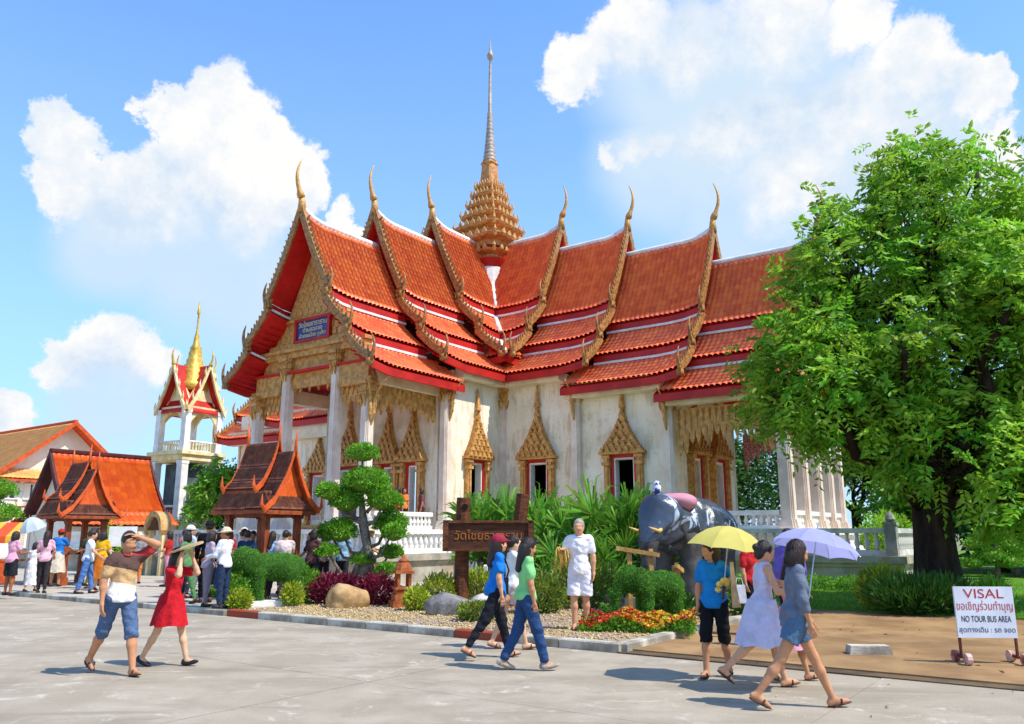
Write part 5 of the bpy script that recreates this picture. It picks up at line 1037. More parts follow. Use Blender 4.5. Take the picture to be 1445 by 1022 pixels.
# ---------------------------------------------------------------- people
def cloth(c,tr=0.,pat=None):
    n='cloth_'+c+(pat or '')
    def fn(t,col,co,p):
        z=t.new('ShaderNodeSeparateXYZ',{0:co})
        if pat=='bands': return t.ramp(t.m('MULTIPLY_ADD',z.outputs[1],.22,t.m('SUBTRACT',z.outputs[2],.7)),[(0,hx('eeeae4')),(.33,hx('cfa877')),(.50,hx('5d4640')),(.69,hx('b23a3a')),(.80,hx('c2302f'))],True)
        if pat=='stripes': return t.mix(t.rng(t.m('SINE',t.m('MULTIPLY',t.m('ADD',z.outputs[1],z.outputs[0]),190.)),-.1,.1),col,hx('a9a3c4')+(1,))
        if pat=='denim': return t.mix(t.rng(t.noise(co,90.,2.),.4,.6),col,hx(c,.72)+(1,))
        return col
    return mat(n,hx(c),hx(c,.82),7.,.85,1.,13.,.15,fn=fn if pat else None,trans=tr)
SKINS={k:mat('skin_'+k,hx(k),hx(k,.85),9.,.62,.15,60.,.2) for k in ('c98f68','b87a52','e0b18c','d9a07a','a56a45')}
M_hairb=mat('hair_black',hx('1d1613'),hx('2e221b'),30.,.38,.6,70.,.45,stretch=(1,1,.2)); M_hairbr=mat('hair_brown',hx('3a261b'),hx('24170f'),30.,.4,.6,70.,.4,stretch=(1,1,.2)); M_hairg=mat('hair_grey',hx('b9aa9a'),hx('8d7f70'),30.,.6,.4,70.)
M_eye=mat('eye_dark',hx('1a1210'),hx('1a1210'),2.,.3); M_lip=mat('lip',hx('a85a50'),hx('964c44'),9.,.5)
M_leather=mat('leather_black',hx('1f1d1f'),hx('2c292a'),6.,.45,.3,30.); M_sole=mat('shoe_brown',hx('5a3f30'),hx('3d2a20'),6.,.6,.3,30.); M_sneak=mat('shoe_pale',hx('cdbfae'),hx('8d8176'),9.,.6,.3,30.)
def hand_mesh(w,f,n,sg,curl=.5,vox=.0055,s=1.):
    """palm, four unequal bent fingers and a thumb; w wrist, f pointing direction, n palm normal"""
    f=Vector(f).normalized(); n=Vector(n); n=(n-f*n.dot(f)).normalized(); sd=f.cross(n)*sg; w=Vector(w); P=[]
    pt=lambda a,b,c:tuple(w+(f*a+sd*b+n*c)*s)
    P+=[('c',pt(-.02,0,0),pt(.03,0,0),.024*s,.026*s)]
    for b in (-.024,-.008,.008,.024): P.append(('c',pt(.025,b*.8,0),pt(.088,b,.004),.013*s,.0115*s))
    for b,l in ((-.027,.058),(-.009,.07),(.009,.076),(.027,.066)):
        a1=curl*.7; p1=(.09+l*.5*math.cos(a1),b*1.08,.004+l*.5*math.sin(a1)); a2=curl*1.6; p2=(p1[0]+l*.55*math.cos(a2),b*1.12,p1[2]+l*.55*math.sin(a2))
        P+=[('c',pt(.085,b,.004),pt(*p1),.0095*s,.0088*s),('c',pt(*p1),pt(*p2),.0088*s,.007*s)]
    P+=[('c',pt(.02,.024,.004),pt(.055,.05,.016),.0125*s,.0105*s),('c',pt(.055,.05,.016),pt(.085,.055,.03),.0105*s,.008*s)]
    return sdf_mesh(P,vox,.006,smooth=1)
def person(label,loc,heading,h=1.65,fem=True,legs=(0,0,0,0),lean=0.,armR=((0,-.12,-1),(.25,0,-1)),armL=((0,.12,-1),(.25,0,-1)),yaw=0.,nod=0.,skin='c98f68',hair='short',hairm=None,
           top=('e8e8e8','short',None),bottom=('jeans','35507c','denim'),shoes=None,hat=None,dress=None,vox=.012,group=None,detail=True,toe=(None,None),curl=.5,bag=None,hem=None):
    s=h/1.7; t=thing('person',label,'person',loc,heading,group); sk=SKINS[skin]; B=[]; J={}
    phR,kR,phL,kL=[R(x) for x in legs]; zp=0.; feet=[]
    for sg,ph,kn in ((-1,phR,kR),(1,phL,kL)):
        hip=Vector((0,sg*.088,0)); kne=hip+Vector((math.sin(ph),sg*.01,-math.cos(ph)))*.43; an=kne+Vector((math.sin(ph-kn),0,-math.cos(ph-kn)))*.415; J[sg]=[hip,kne,an]
    for i,(sg,ph,kn) in enumerate(((-1,phR,kR),(1,phL,kL))):
        a=toe[i] if toe[i] is not None else (max(0.,-math.degrees(ph-kn)-8)*.9 if ph-kn<0 else -min(12.,math.degrees(ph-kn)*.6)); J[('p',sg)]=R(a)
    def footpt(sg,x,y,z): a=J[('p',sg)]; an=J[sg][2]; return Vector((an.x+x*math.cos(a)+z*math.sin(a),an.y+y,an.z-x*math.sin(a)+z*math.cos(a)))
    zp=-min(min(footpt(sg,x,0,-.085).z for x in (-.06,.17)) for sg in (-1,1))
    up=Vector((0,0,zp)); T=lambda p:(Vector(p))*s
    for sg in (-1,1): J[sg]=[p+up for p in J[sg]]
    ln=R(lean); TL=lambda x,y,z:Vector((x*math.cos(ln)+(z-.93)*math.sin(ln),y,zp+(z-.93)*math.cos(ln)-x*math.sin(ln)))   # torso frame, z=.93 at the hips
    hc=TL(.015,0,1.585); yw,nd=R(yaw),R(nod)+ln*.5; HM=Matrix.Rotation(yw,3,'Z')@Matrix.Rotation(nd,3,'Y'); HP=lambda x,y,z:hc+HM@Vector((x,y,z))
    E=lambda c,r,M=None:('e',tuple(T(c)),tuple(q*s for q in r))+((M,) if M is not None else ())
    Cc=lambda a,b,r0,r1:('c',tuple(T(a)),tuple(T(b)),r0*s,r1*s)
    TM=[list(r) for r in Matrix.Rotation(ln,3,'Y')]; HMl=[list(r) for r in HM]
    w=.9 if fem else 1.
    def torso(g):
        P=[E(TL(0,0,1.27),(.105*w+g,.152*w+g,.165+g),TM),E(TL(.004,0,1.09),(.092*w+g,.128*w+g,.16+g),TM),E(TL(-.008,0,.95),(.112+g*2,.15+g*2,.125+g*2),TM),Cc(TL(-.005,-.125*w,1.40),TL(-.005,.125*w,1.40),.05+g,.05+g)]
        if fem: P+=[E(TL(.062,.055,1.245),(.042+g*.6,.05+g*.6,.05+g*.6)),E(TL(.062,-.055,1.245),(.042+g*.6,.05+g*.6,.05+g*.6))]
        return P
    B+=torso(0.)+[Cc(TL(-.005,0,1.40),HP(-.01,0,-.08),.052,.048)]
    B+=[E(hc,(.094,.074,.112),HMl),E(HP(.018,0,-.055),(.07,.056,.062),HMl),Cc(HP(.088,0,.004),HP(.106,0,-.03),.011,.014),E(HP(-.002,.075,-.012),(.018,.012,.03),HMl),E(HP(-.002,-.075,-.012),(.018,.012,.03),HMl),E(HP(.082,.03,-.03),(.02,.025,.02),HMl),E(HP(.082,-.03,-.03),(.02,.025,.02),HMl),E(HP(.075,0,-.088),(.022,.026,.02),HMl),E(HP(.08,0,.028),(.02,.05,.014),HMl)]
    k_=.92 if fem else 1.
    for sg in (-1,1):
        hip,kn,an=J[sg]; B+=[Cc(hip,kn,.088*k_,.056*k_),Cc(kn,kn.lerp(an,.35),.054*k_,.057*k_),Cc(kn.lerp(an,.35),an,.055*k_,.037*k_)]
        B+=[Cc(footpt(sg,-.035,0,-.045)+up*0,footpt(sg,.06,0,-.045),.036,.034),Cc(footpt(sg,.06,0,-.045),footpt(sg,.15,sg*.008,-.062),.036,.024)] if False else [Cc(footpt(sg,-.035,0,-.045),footpt(sg,.06,0,-.048),.036,.034),Cc(footpt(sg,.06,0,-.05),footpt(sg,.145,sg*.008,-.062),.036,.022)]
    AR={}; hands=[]
    for sg,av in ((-1,armR),(1,armL)):
        S=TL(-.005,sg*.165*w,1.385)
        if av[0]=='ik':
            rel=Matrix.Rotation(-heading,3,'Z')@(Vector(av[1])-Vector(loc))/s; d=rel-S; dl=min(d.length,.275+.32-.004); d=d.normalized(); L1,L2=.275,.32; ca=(L1*L1+dl*dl-L2*L2)/(2*L1*dl); ca=max(-1,min(1,ca)); pole=Vector(av[2]) if len(av)>2 else Vector((0,sg*.4,-1)); pole=(pole-d*pole.dot(d)).normalized(); ud=d*ca+pole*math.sqrt(1-ca*ca); fd=(d*dl-ud*L1)
        else: ud,fd=av
        e_=S+Vector(ud).normalized()*.275; fdv=Vector(fd).normalized(); wr=e_+fdv*.24; AR[sg]=(S,e_,wr,fdv)
        B+=[Cc(S,e_,.048*k_,.04*k_),Cc(e_,e_.lerp(wr,.3),.04*k_,.04*k_),Cc(e_.lerp(wr,.3),wr,.039*k_,.026*k_)]
        nrm=Vector((0,-sg,0)) if abs(fdv.z)>.6 else Vector((0,0,-1)); hands.append(hand_mesh(T(wr),fdv,nrm,sg if abs(fdv.z)>.6 else sg,curl,.0055*s if detail else .009*s,s*(.95 if fem else 1.05)))
    sdf_obj('body',B,vox*s,sk,t,.03*s,extra=hands,smooth=2)
    if detail:
        for sg in (-1,1):
            a=MB(); c=T(HP(.087,sg*.031,.006)); a.lathe([(.002,-.007),(.008,-.004),(.010,0),(.008,.004),(.002,.007)],8,tuple(c)); a.build('eye',M_eye,t,True)
        a=MB(); a.tube([tuple(T(HP(.086,-.022,-.062))),tuple(T(HP(.093,0,-.062))),tuple(T(HP(.086,.022,-.062)))],[.004*s,.007*s,.004*s],6); a.build('mouth',M_lip,t,True)
    # hair
    if hair:
        P=[E(HP(-.014,0,.022),(.106,.088,.114),HMl)]; sub=[E(HP(.095,0,-.045),(.085,.078,.105),HMl)]
        if hair=='bob': P+=[E(HP(-.035,0,-.06),(.088,.098,.115),HMl),E(HP(.0,.07,-.05),(.06,.03,.1),HMl),E(HP(.0,-.07,-.05),(.06,.03,.1),HMl)]
        if hair=='long': P+=[Cc(HP(-.05,0,-.03),TL(-.105,0,1.30),.085,.055),E(HP(-.03,.055,-.07),(.06,.035,.12),HMl),E(HP(-.03,-.055,-.07),(.06,.035,.12),HMl)]
        if hair=='bun': P+=[E(HP(-.115,0,.03),(.045,.045,.045)),E(HP(-.06,0,-.04),(.06,.07,.07),HMl)]
        if hair=='tail': P+=[Cc(HP(-.09,0,.03),HP(-.15,0,-.05),.035,.035),Cc(HP(-.15,0,-.05),HP(-.13,0,-.22),.035,.012)]
        if hair=='short': sub.append(E(HP(.0,0,-.13),(.16,.12,.075),HMl))
        ex=[]
        if detail and hair in ('bob','long','bun','tail'):
            rg=np.random.default_rng(int(abs(loc[0])*97)+3); ns=230; SV=[];SQ=[]; Lh={'bob':.17,'long':.34,'bun':.02,'tail':.02}[hair]
            for q in range(ns):
                a_=rg.uniform(*((1.55,2*PI-1.55) if hair=='long' else (.95,2*PI-.95))); out=rg.uniform(1.0,1.07); pts=[]
                for el in (1.25,.8,.3,-.15): pts.append(HP(-.014+.106*out*math.cos(el)*math.cos(a_),.088*out*math.cos(el)*math.sin(a_),.022+.114*out*math.sin(el)))
                if Lh>.05:
                    l_=Lh*rg.uniform(.75,1.1); fl=rg.uniform(.95,1.15); b_=pts[-1]
                    for f_ in (.5,1.): pts.append(Vector((b_.x+(b_.x-hc.x)*.12*fl*f_-.02*f_*math.cos(yw),b_.y+(b_.y-hc.y)*.15*fl*f_,b_.z-l_*f_)))
                sd=Vector((-math.sin(a_+yw),math.cos(a_+yw),0))*.0055; k=len(SV)
                for m_,p_ in enumerate(pts): w2=sd*(1. if m_<len(pts)-1 else .2); SV+=[T(p_-w2),T(p_+w2)]
                SQ+=[(k+2*m_,k+2*m_+1,k+2*m_+3,k+2*m_+2) for m_ in range(len(pts)-1)]
            ex=[(np.array(SV),np.array(SQ))]
        sdf_obj('hair',P,.0105*s,hairm or M_hairb,t,.02*s,sub=sub,smooth=2,extra=ex)
    if hat:
        col,st_=hat; zc=.03
        if st_=='cap':
            P=[E(HP(-.01,0,.035),(.115,.098,.108),HMl)]; o=sdf_obj('cap',P+[E(HP(.11,0,.045),(.085,.075,.012),HMl)],.010*s,cloth(col),t,.015*s,sub=[E(HP(-.0,0,-.06),(.2,.16,.09),HMl)],smooth=2)
        else: sdf_obj('sun_hat',[E(HP(-.01,0,.05),(.11,.095,.1),HMl),E(HP(0,0,.04),(.2,.185,.014),HMl)],.012*s,cloth(col),t,.02*s,sub=[E(HP(0,0,-.07),(.14,.12,.09),HMl)],smooth=2)
    # upper garment
    col,slv,pat=top; g=.016; P=torso(g)
    hz=hem if hem else (.86 if not dress else .94)
    P+=[Cc(TL(0,0,1.05),TL(-.006,0,hz+.05),.125,.158)] if not fem else [Cc(TL(0,0,1.05),TL(-.006,0,hz+.05),.105,.152)]
    fr={'none':0,'short':.62,'three':1.35,'long':1.93}[slv]
    for sg in (-1,1):
        S,e_,wr,_=AR[sg]
        if fr>0:
            m=S.lerp(e_,min(1,fr)); P.append(Cc(S,m,.066*k_*k_,(.066 if fr<1 else .056)*k_))
            if fr>1: P.append(Cc(e_,e_.lerp(wr,fr-1),.054,.05))
    nb=TL(0,0,hz); axis=TL(0,0,1.)-TL(0,0,0.); nbS=T(nb); 
    def cut(F,X,Y,Z): 
        F=F+.0055*s*np.sin(X*30+Z*26+4*np.sin(Y*9))*np.sin(Y*24-Z*19)+.004*s*np.sin(Z*52+X*18+3*np.sin(Y*15))
        return np.maximum(F,-((X-nbS.x)*axis.x+(Y-nbS.y)*axis.y+(Z-nbS.z)*axis.z))
    sub=[E(TL(.03,0,1.475),(.075,.07,.055))]
    if slv=='none': sub+=[('c',tuple(T(AR[sg][0]+Vector((0,sg*.035,.0)))),tuple(T(AR[sg][1])),.07*s,.055*s) for sg in (-1,1)]
    sdf_obj('dress_top' if dress else 'shirt',P,vox*s,cloth(col,0,pat),t,.03*s,sub=sub,post=cut,smooth=1)
    if detail and not dress and slv!='none':
        q=[tuple(T(TL(.012+.068*math.cos(z_),.07*math.sin(z_),1.452-.03*math.cos(z_)))) for z_ in [2*PI*i/14 for i in range(15)]]; a=MB(); a.tube(q,.011*s,6,cap=False); a.build('collar',cloth(col if pat!='bands' else 'b23a3a'),t,True)
    def skirt(name,c,ztop,zbot,r0,r1,pat=None,sway=0.):
        n=48; V=[];rows=9; ctr=(J[-1][1]+J[1][1])*.5
        for i in range(rows):
            q=i/(rows-1); z=ztop+(zbot-ztop)*q; r=r0+(r1-r0)*q**.8; cx=(ctr.x*.5)*q+sway*q
            for k in range(n): a_=2*PI*k/n; f=1+.07*q*math.sin(a_*7+1)+.03*q*math.sin(a_*12); V.append(tuple(T((cx+r*1.05*f*math.cos(a_)*1.05,r*f*math.sin(a_),zp-.93+z+.012*q*math.sin(a_*5)))))
        F=[(i*n+k,i*n+(k+1)%n,(i+1)*n+(k+1)%n,(i+1)*n+k) for i in range(rows-1) for k in range(n)]
        mb=MB().add(V,F); o=mb.build(name,cloth(c,.15,pat),t,True,fix=False)
    if dress: skirt('skirt',dress[0],1.04,dress[1],.148,dress[2],pat,dress[3] if len(dress)>3 else 0)
    # lower garment
    if bottom:
        kind,c,pt=bottom; P=[E(TL(-.008,0,.94),(.122,.16,.12),TM)]; lim={'jeans':1.9,'slim':1.9,'shorts':.88,'short':.5,'knee':1.12}[kind]
        if kind=='skirt': pass
        fl={'jeans':.062,'slim':.048,'shorts':.112,'short':.1,'knee':.078}[kind]
        for sg in (-1,1):
            hip,kn,an=J[sg]; m=hip.lerp(kn,min(1,lim)); P.append(Cc(hip,m,.1,(.078 if lim>1 else fl)))
            if lim>1: P.append(Cc(kn,kn.lerp(an,lim-1),.074,fl))
        ends=[]
        def cutb(F,X,Y,Z):
            F=F+.0055*s*np.sin(Z*40+X*24+3*np.sin(Y*14))*np.sin(Y*33+3)+.003*s*np.sin(Z*70+Y*30)
            top_=T(TL(0,0,1.03)); F=np.maximum(F,Z-top_.z)
            return F
        sub=[]
        for sg in (-1,1):
            hip,kn,an=J[sg]
            if lim<=1: e0=hip.lerp(kn,lim); d=(kn-hip).normalized(); sub.append(('c',tuple(T(e0+d*.155)),tuple(T(e0+d*.3)),.15*s,.15*s))
            elif lim<1.5: e0=kn.lerp(an,lim-1); d=(an-kn).normalized(); sub.append(('c',tuple(T(e0+d*.125)),tuple(T(e0+d*.3)),.12*s,.12*s))
        sdf_obj({'jeans':'jeans','slim':'trousers'}.get(kind,'shorts'),P,vox*s,cloth(c,0,pt),t,.025*s,sub=sub,post=cutb,smooth=1)
    if shoes:
        for sg in (-1,1):
            a_=J[('p',sg)]; RM=[list(r) for r in Matrix.Rotation(a_,3,'Y')]
            if shoes=='sandal':
                P=[E(footpt(sg,.055,sg*.004,-.079),(.135,.048,.014),RM),Cc(footpt(sg,.07,-.04,-.06),footpt(sg,.065,.045,-.06),.014,.014),Cc(footpt(sg,.075,-.03,-.035),footpt(sg,.07,.035,-.035),.016,.016)]
            else: P=[E(footpt(sg,.055,sg*.004,-.062),(.14,.052,.036),RM),E(footpt(sg,-.03,0,-.04),(.05,.045,.05),RM)]
            sdf_obj('shoe',P,.010*s,{'sandal':M_sole,'dark':M_leather,'sneaker':M_sneak}[shoes],t,.015*s,smooth=1)
    if bag:
        c,p0,z,sz=bag; a=MB(); q=TL(p0[0],p0[1],z)*s; a.box(tuple(q),sz,bev=0); a.box((q.x,q.y,q.z+sz[2]*.52),(sz[0]*1.02,sz[1]*1.05,sz[2]*.2)); b=a.build('handbag',mat('bag_'+c,hx(c),hx(c,.8),6.,.5,.3,20.),t)
        a=MB(); S=T(TL(.02,-p0[1]*.7,1.45)); S2=T(TL(-.06,-p0[1]*.7,1.45)); a.tube([(q.x+sz[0]*.4,q.y,q.z+sz[2]*.5),((q.x+S.x)/2+.12*s,(q.y+S.y)/2,(q.z+S.z)/2),tuple(S+Vector((.02,0,.015)))],.012,5); a.build('strap',M_leather,b)
    return t,T,AR
V3=Vector
walkA=(24,4,-20,14); walkB=(-22,16,22,4)
# man in banded shirt shading his eyes
pm,_,_=person('man in a red brown and white banded shirt and denim shorts shading his eyes',(-4.66,9.97,0),R(-38),1.67,False,(-24,14,20,6),4,((-.1,-.25,-1),(.15,-.05,-1)),((.62,.42,.56),(-.22,-.86,.36)),-8,12,'c98f68','short',None,('cccccc','short','bands'),('knee','5d7396','denim'),'sandal',vox=.0115,hem=.88)
person('woman in a short red dress holding a straw fan over her face',(-4.32,10.62,0),R(-12),1.45,True,(-18,12,20,4),3,('ik',(-4.17,10.45,1.37),(.2,-.35,-1)),('ik',(-4.12,10.63,1.38),(.2,.35,-1)),-10,14,'e0b18c','bob',None,('c9202a','short',None),('short','b81c26',None),'dark',dress=('c9202a',.60,.24),vox=.0115)
fan=MB(); n=20; fan.prism([(.24*math.cos(2*PI*k/n),.15*math.sin(2*PI*k/n)) for k in range(n)],.02,lambda a,b,c:(a,b,c-.04*(a*a+b*b)*8)); fo=fan.build('straw_fan',mat('straw',hx('d9b98c'),hx('b8935f'),18.,.8,.6,40.,stretch=(1,6,1)),loc=(-4.16,10.53,1.45)); fo.rotation_euler=(R(14),R(-16),R(-12)); tag(fo,'oval straw fan held over the face of the woman in red','fan')
# two friends and a photographer
person('woman in a bright blue polo shirt with a dark red cap and black trousers',(-.22,11.24,0),R(18),1.62,True,(-26,10,16,2),3,((-.12,-.2,-1),(.15,-.1,-1)),((.1,.15,-1),(.5,.05,-.8)),6,0,'d9a07a','long',M_hairbr,('1f7fd6','short',None),('slim','23242c',None),'sandal',hat=('9c2f3f','cap'),vox=.0115,bag=('1c1b1f',(.12,.16),.98,(.2,.09,.2)),hem=.86)
person('woman in a light green t-shirt and flared blue jeans walking on the road',(.17,10.33,0),R(12),1.57,True,(18,4,-12,16),2,((.05,-.15,-1),(.2,0,-1)),((-.08,.15,-1),(.2,0,-1)),10,16,'c98f68','long',None,('8fd98a','short',None),('jeans','33507d','denim'),'sneaker',vox=.0115,hem=.90)
pp,T_,AR=person('woman in a white top and pale shorts lifting a camera to her face',(.0,12.15,0),R(14),1.60,True,(14,2,-16,8),2,('ik',(.28,12.17,1.46)),('ik',(.26,12.3,1.46)),0,0,'e0b18c','tail',M_hairbr,('e9ece8','short',None),('short','d8b8b0',None),'sandal',vox=.012)
a=MB(); a.box((0,0,0),(.05,.12,.08)); a.tube([(.02,0,0),(.07,0,0)],.026,10); co_=a.build('camera',M_leather,loc=(.32,12.24,1.50),rz=R(14)); tag(co_,'small dark camera held up by the woman in the white top','camera')
# man in white
person('balding man in a white t-shirt and white shorts standing at the garden bed',(1.12,13.75,.095),R(-97),1.76,False,(3,2,-4,2),0,('ik',(.83,13.5,1.38)),((.02,.2,-1),(.12,.02,-1)),-8,2,'d9a07a','short',M_hairg,('f1eff2','short',None),('shorts','ece9f0',None),'sandal',vox=.0115,hem=.84)
gl=MB()
for k_,(dx,dy,w_,l_) in enumerate(((0,0,.05,.36),(-.05,.03,.07,.30),(.04,.02,.06,.26),(-.09,.0,.04,.22))):
    P=[(dx-w_,dy,-l_),(dx-w_*.9,dy,-.12),(dx-w_*.5,dy,.0),(dx,dy,.045),(dx+w_*.5,dy,.0),(dx+w_*.9,dy,-.12),(dx+w_*1.1,dy,-l_*.8)]; gl.tube(P,.016,6)
go=gl.build('garland_bunch',mat('straw_yellow',hx('d6b057'),hx('a98338'),14.,.8,.6,40.),None,True,(.83,13.46,1.36),rz=R(10)); go['kind']='stuff'; tag(go,'yellow bunch of garlands held by the man in white','garland')
# umbrella group
person('woman in a bright blue polo shirt and black knee shorts under the yellow umbrella',(2.36,9.80,0),R(-125),1.53,True,(12,6,-8,10),2,((.0,-.18,-1),(.2,0,-1)),('ik',(2.475,9.605,1.08)),-42,12,'c98f68','long',M_hairbr,('1c82c9','short',None),('knee','1b1a1e',None),'sandal',vox=.0115,curl=1.1,hem=.86)
parasol('umbrella','pale yellow umbrella held over the woman in the blue polo shirt',(2.51,9.63,1.45),(R(4),R(7),R(10)),.49,clothmat('umb_yellow','ece07a',.45),M_steel,M_wood,h=.26,shaft=.42)
a=MB()
for i in range(7): q=i*2*PI/7; a.lathe([(.01,-.03),(.035,-.01),(.04,.01),(.02,.035)],8,(.05*math.cos(q)+(i%3)*.01,.03*math.sin(q),.05*math.sin(q*1.7)-.02*(i%2)))
o=a.build('flower_bunch',mat('soft_yellow',hx('e6cf6a'),hx('c9a845'),16.,.8,.5,40.),loc=(2.40,9.52,1.06)); o['kind']='stuff'; tag(o,'bunch of soft yellow flowers held against the blue polo shirt','flowers')
a=MB(); a.tube([(0,0,.28),(.01,0,0),(.03,0,-.22)],[.02,.035,.05],8); tag(a.build('umbrella_cover',mat('cover_tan',hx('d8b98e'),hx('b89668'),7.,.7,.3,20.),None,True,(2.52,9.52,1.02)),'tan folded cover hanging below the yellow umbrella','cover')
person('woman in a sleeveless pale lavender striped dress with black hair in a bun',(2.72,9.12,0),R(6),1.56,True,(-28,22,20,4),5,('ik',(3.12,8.86,1.0)),('ik',(3.10,8.92,1.06)),0,12,'d9a07a','bun',None,('d2cde4','none',None),None,'sandal',dress=('d2cde4',.52,.25,-.04),vox=.0115)
person('woman in a slate grey shirt and short denim shorts striding in front',(2.74,8.12,0),R(-4),1.60,True,(-27,10,24,2),4,((.0,-.2,-1),(.28,.05,-1)),((.2,.15,-1),(.4,0,-.8)),6,16,'c98f68','bob',M_hairbr,('70798a','three',None),('short','5c7a96','denim'),'sandal',vox=.0115,hem=.84)
parasol('umbrella','lavender blue umbrella over the women in the grey shirt and striped dress',(3.24,8.84,1.45),(R(-4),R(14),R(5)),.47,clothmat('umb_lavender','b9bdf2',.45),M_steel,M_leather,h=.22,shaft=.52)
person('child in a pink dress walking behind the woman in the striped dress',(3.16,9.55,0),R(0),1.30,True,(-16,14,18,4),3,((.1,-.2,-1),(.3,0,-1)),((.1,.2,-1),(.3,0,-1)),0,5,'c98f68','bob',None,('e29ab2','short',None),None,'sandal',dress=('e29ab2',.5,.27),vox=.014)
person('person in a purple blouse and dark trousers standing behind the lavender umbrella',(4.05,12.1,.02),R(80),1.66,True,(3,2,-3,2),0,skin='b87a52',hair='bun',top=('6f5fb5','long',None),bottom=('slim','22222c',None),shoes='dark',vox=.014)
person('person in a red shirt and black trousers standing behind the yellow umbrella',(3.9,13.6,.02),R(-60),1.55,True,(4,2,-3,2),0,skin='c98f68',hair='bob',top=('c52a2c','short',None),bottom=('slim','1c1b20',None),shoes='dark',vox=.014)
a=MB(); a.box((0,0,.14),(.2,.06,.28),top=.8); a.tube([(-.06,0,.28),(-.04,0,.38),(.04,0,.38),(.06,0,.28)],.008,5); tag(a.build('shopping_bag',mat('bag_white',hx('dfe0e4'),hx('bfc2ca'),5.,.6,.3,20.),loc=(3.6,13.2,.55)),'pale shopping bag hanging beside the person in red','bag')
# crowd on the pavement
CR=[(-12.85,21.3,80,1.58,'e8a9bd','short',('shorts','2a2a2e',None),'bob',None,'pink shirt and black shorts at the edge of the pavement'),(-12.35,21.9,100,1.60,'efb7c4','short',('slim','3a3436',None),'long',None,'pale pink top and dark trousers near the pavement edge'),
 (-13.05,22.6,95,1.30,'f0ece6','short',None,'bob',None,'long white dress, a child beside the pink shirts'),(-13.55,24.7,88,1.66,'2878c4','short',None,'short',('b8322c','cap'),'blue shirt, cream skirt and red cap at the left kiosk'),
 (-14.3,25.3,70,1.6,'2e2a30','long',('slim','3b2a2c',None),'short',None,'dark clothes beside the blue shirt at the kiosk'),(-13.0,25.4,110,1.62,'4a4a38','short',('slim','5a5a3c',None),'short',None,'dark olive clothes at the kiosk counter'),(-12.55,25.0,60,1.6,'4d4638','short',('slim','6b6238',None),'bob',None,'brown top and olive trousers beside the kiosk counter'),
 (-11.15,21.8,20,1.62,'eef0f4','short',('jeans','5b84bd','denim'),'short',None,'white t-shirt and light blue jeans on the pavement'),(-11.45,23.1,80,1.58,'e9b21f','short',None,'bob',None,'yellow top and orange skirt behind the white t-shirt'),
 (-10.6,26.6,30,1.62,'c98a90','short',('slim','50424a',None),'short',None,'dusty pink shirt near the gate'),(-10.9,27.4,-30,1.65,'b5616c','short',('slim','3c3a40',None),'short',None,'rose red shirt near the gate'),
 (-7.95,20.3,60,1.72,'c9d4ea','long',('slim','3b3f4a',None),'short',('e8e4da','cap'),'pale blue shirt and white cap behind the woman in red'),(-7.55,21.2,-20,1.60,'e8ecf0','short',('jeans','5a7fae','denim'),'long',None,'white top and blue jeans behind the woman in red'),(-6.98,19.0,120,1.80,'17171b','long',('slim','131316',None),'short',('1a1a1c','cap'),'tall figure all in black by the kiosk'),
 (-6.05,17.45,150,1.64,'eceef4','long',('jeans','31405c','denim'),'short',('d9c9a8','sun'),'white shirt and straw hat beside the garden kerb'),(-6.55,17.9,40,1.58,'b9a7b5','short',('slim','8a7f8c',None),'bob',None,'mauve top and grey trousers beside the straw hat'),
 (-6.3,19.6,90,1.6,'2b3d5c','short',('jeans','334a70','denim'),'short',None,'navy shirt at the kiosk with orange gable boards'),(-5.75,19.7,80,1.58,'9cc0e0','short',('slim','2a2c34',None),'long',None,'sky blue top at the kiosk with orange gable boards'),(-5.35,19.5,100,1.6,'e7cfc9','short',('slim','4a3d40',None),'short',None,'cream pink top between the kiosk and the topiary elephant'),(-4.85,20.1,70,1.62,'5c3a3a','short',('slim','2f2a2c',None),'bob',None,'maroon shirt behind the topiary elephant'),(-6.7,21.4,-90,1.6,'e9e6df','short',('slim','55504c',None),'short',None,'white shirt inside the kiosk with orange gable boards'),
 (-4.5,22.0,80,1.62,'8fb6d6','short',('slim','34343c',None),'short',None,'light blue shirt in front of the terrace balustrade'),(-5.1,22.4,110,1.58,'7b6f8d','short',('slim','2f2d33',None),'long',None,'greyish purple shirt in front of the terrace balustrade')]
for i,(x,y,hd,hh,c,sl_,bt,hr,ht,lb) in enumerate(CR):
    rs_=random.Random(i+50); a_=rs_.uniform(-12,12); dr=None if bt else ({2:('f0ece6',.22,.2),3:('e8dcc4',.42,.24),8:('d77a2a',.35,.24)}[i])
    fa=((rs_.uniform(0,.8),-.2,-1),(.7,.1,rs_.uniform(-.6,.4))); person('person in '+lb,(x,y,.10),R(hd+rs_.uniform(-15,15)),hh,hr in('bob','long'),(a_,3,-a_,3),rs_.uniform(0,4),fa,((rs_.uniform(-.1,.4),.2,-1),(.6,-.1,rs_.uniform(-1,.2))),rs_.uniform(-30,30),5,rs_.choice(list(SKINS)),hr,rs_.choice((M_hairb,M_hairb,M_hairbr)),(c,sl_,None),bt,'dark',ht,dr,.019,'crowd on the pavement',False)
XN=[('white','e9e8e2'),('black','222226'),('sky blue','8db9dc'),('navy','27354f'),('yellow','e3c24a'),('pink','dba0b0'),('grey','8f9096'),('green','5f8f5a'),('orange','d9803c'),('red','b5332f')]
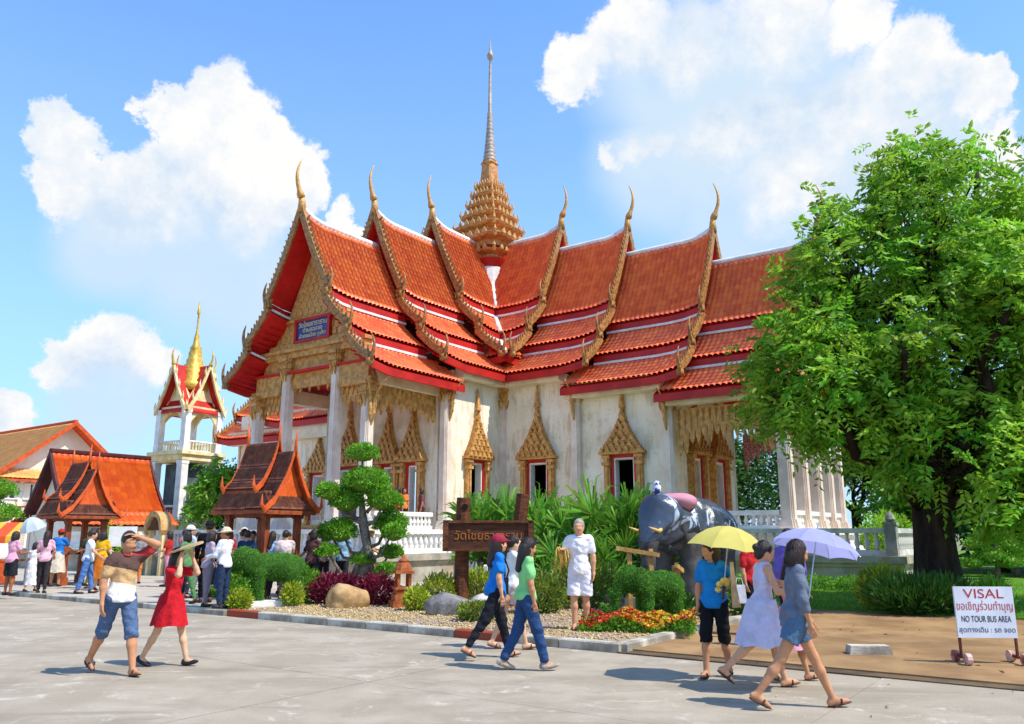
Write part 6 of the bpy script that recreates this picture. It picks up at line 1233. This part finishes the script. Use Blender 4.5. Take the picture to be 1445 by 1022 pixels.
XP=[(-16.4,24.3,'beside the stall'),(-15.3,23.2,'near the parasol'),(-14.7,22.2,'under the parasol'),(-15.9,22.6,'by the pavement topiary'),(-12.1,23.9,'between the kiosk and the notice board'),(-11.9,26.3,'behind the notice board'),(-10.2,24.6,'on the open pavement'),(-9.6,27.2,'before the gate'),(-9.2,25.4,'on the way to the gate'),(-8.6,22.6,'beyond the pale blue shirt'),(-7.2,22.2,'behind the brown kiosk'),(-5.9,21.6,'inside the kiosk shade'),(-7.3,18.6,'beside the figure in black'),(-6.6,20.2,'under the kiosk roof'),(-5.1,21.0,'by the kiosk post'),(-3.9,22.6,'near the terrace corner'),(-8.3,24.2,'walking from the gate'),(-13.9,27.6,'behind the left kiosk')]
for i,(x,y,w_) in enumerate(XP):
    rs_=random.Random(i+500); t1=XN[(i*3+1)%10]; t2=XN[(i*7+3)%10]; fm=i%2==0; ph=rs_.uniform(-16,16)
    person('person in a %s top and %s trousers %s'%(t1[0],t2[0],w_),(x,y,.10),R(rs_.uniform(0,360)),rs_.uniform(1.52,1.72),fm,(ph,4,-ph,6),rs_.uniform(0,4),((rs_.uniform(0,.6),-.2,-1),(.7,.1,rs_.uniform(-1,.3))),((rs_.uniform(-.1,.5),.2,-1),(.6,-.1,rs_.uniform(-1,.2))),rs_.uniform(-30,30),5,rs_.choice(list(SKINS)),'bob' if fm else 'short',None,(t1[1],'short',None),('slim',t2[1],None),'dark',(('d9c9a8','sun') if i%5==0 else None),None,.019,'crowd on the pavement',False)
# worshippers on the porch (floor of the hall is 1.75 m up)
for i,(u_,v_,c,hd,lb) in enumerate(((2.9,8.9,'c9302a',60,'red shirt at the porch door of the temple'),(2.6,8.3,'e0803a',-60,'orange shirt at the gilt porch door of the temple'),(2.95,7.7,'7a4a52',200,'dark rose shirt beside the corner column of the porch'))):
    rs_=random.Random(i); person('person in '+lb,UV(u_*.98,v_*1.02,FZ*K-.01),R(hd),1.56,True,(4,2,-4,2),2,skin='b87a52',hair='bob',top=(c,'short',None),bottom=('slim','3a2f33',None),shoes='dark',vox=.02,group='worshippers on the porch',detail=False)
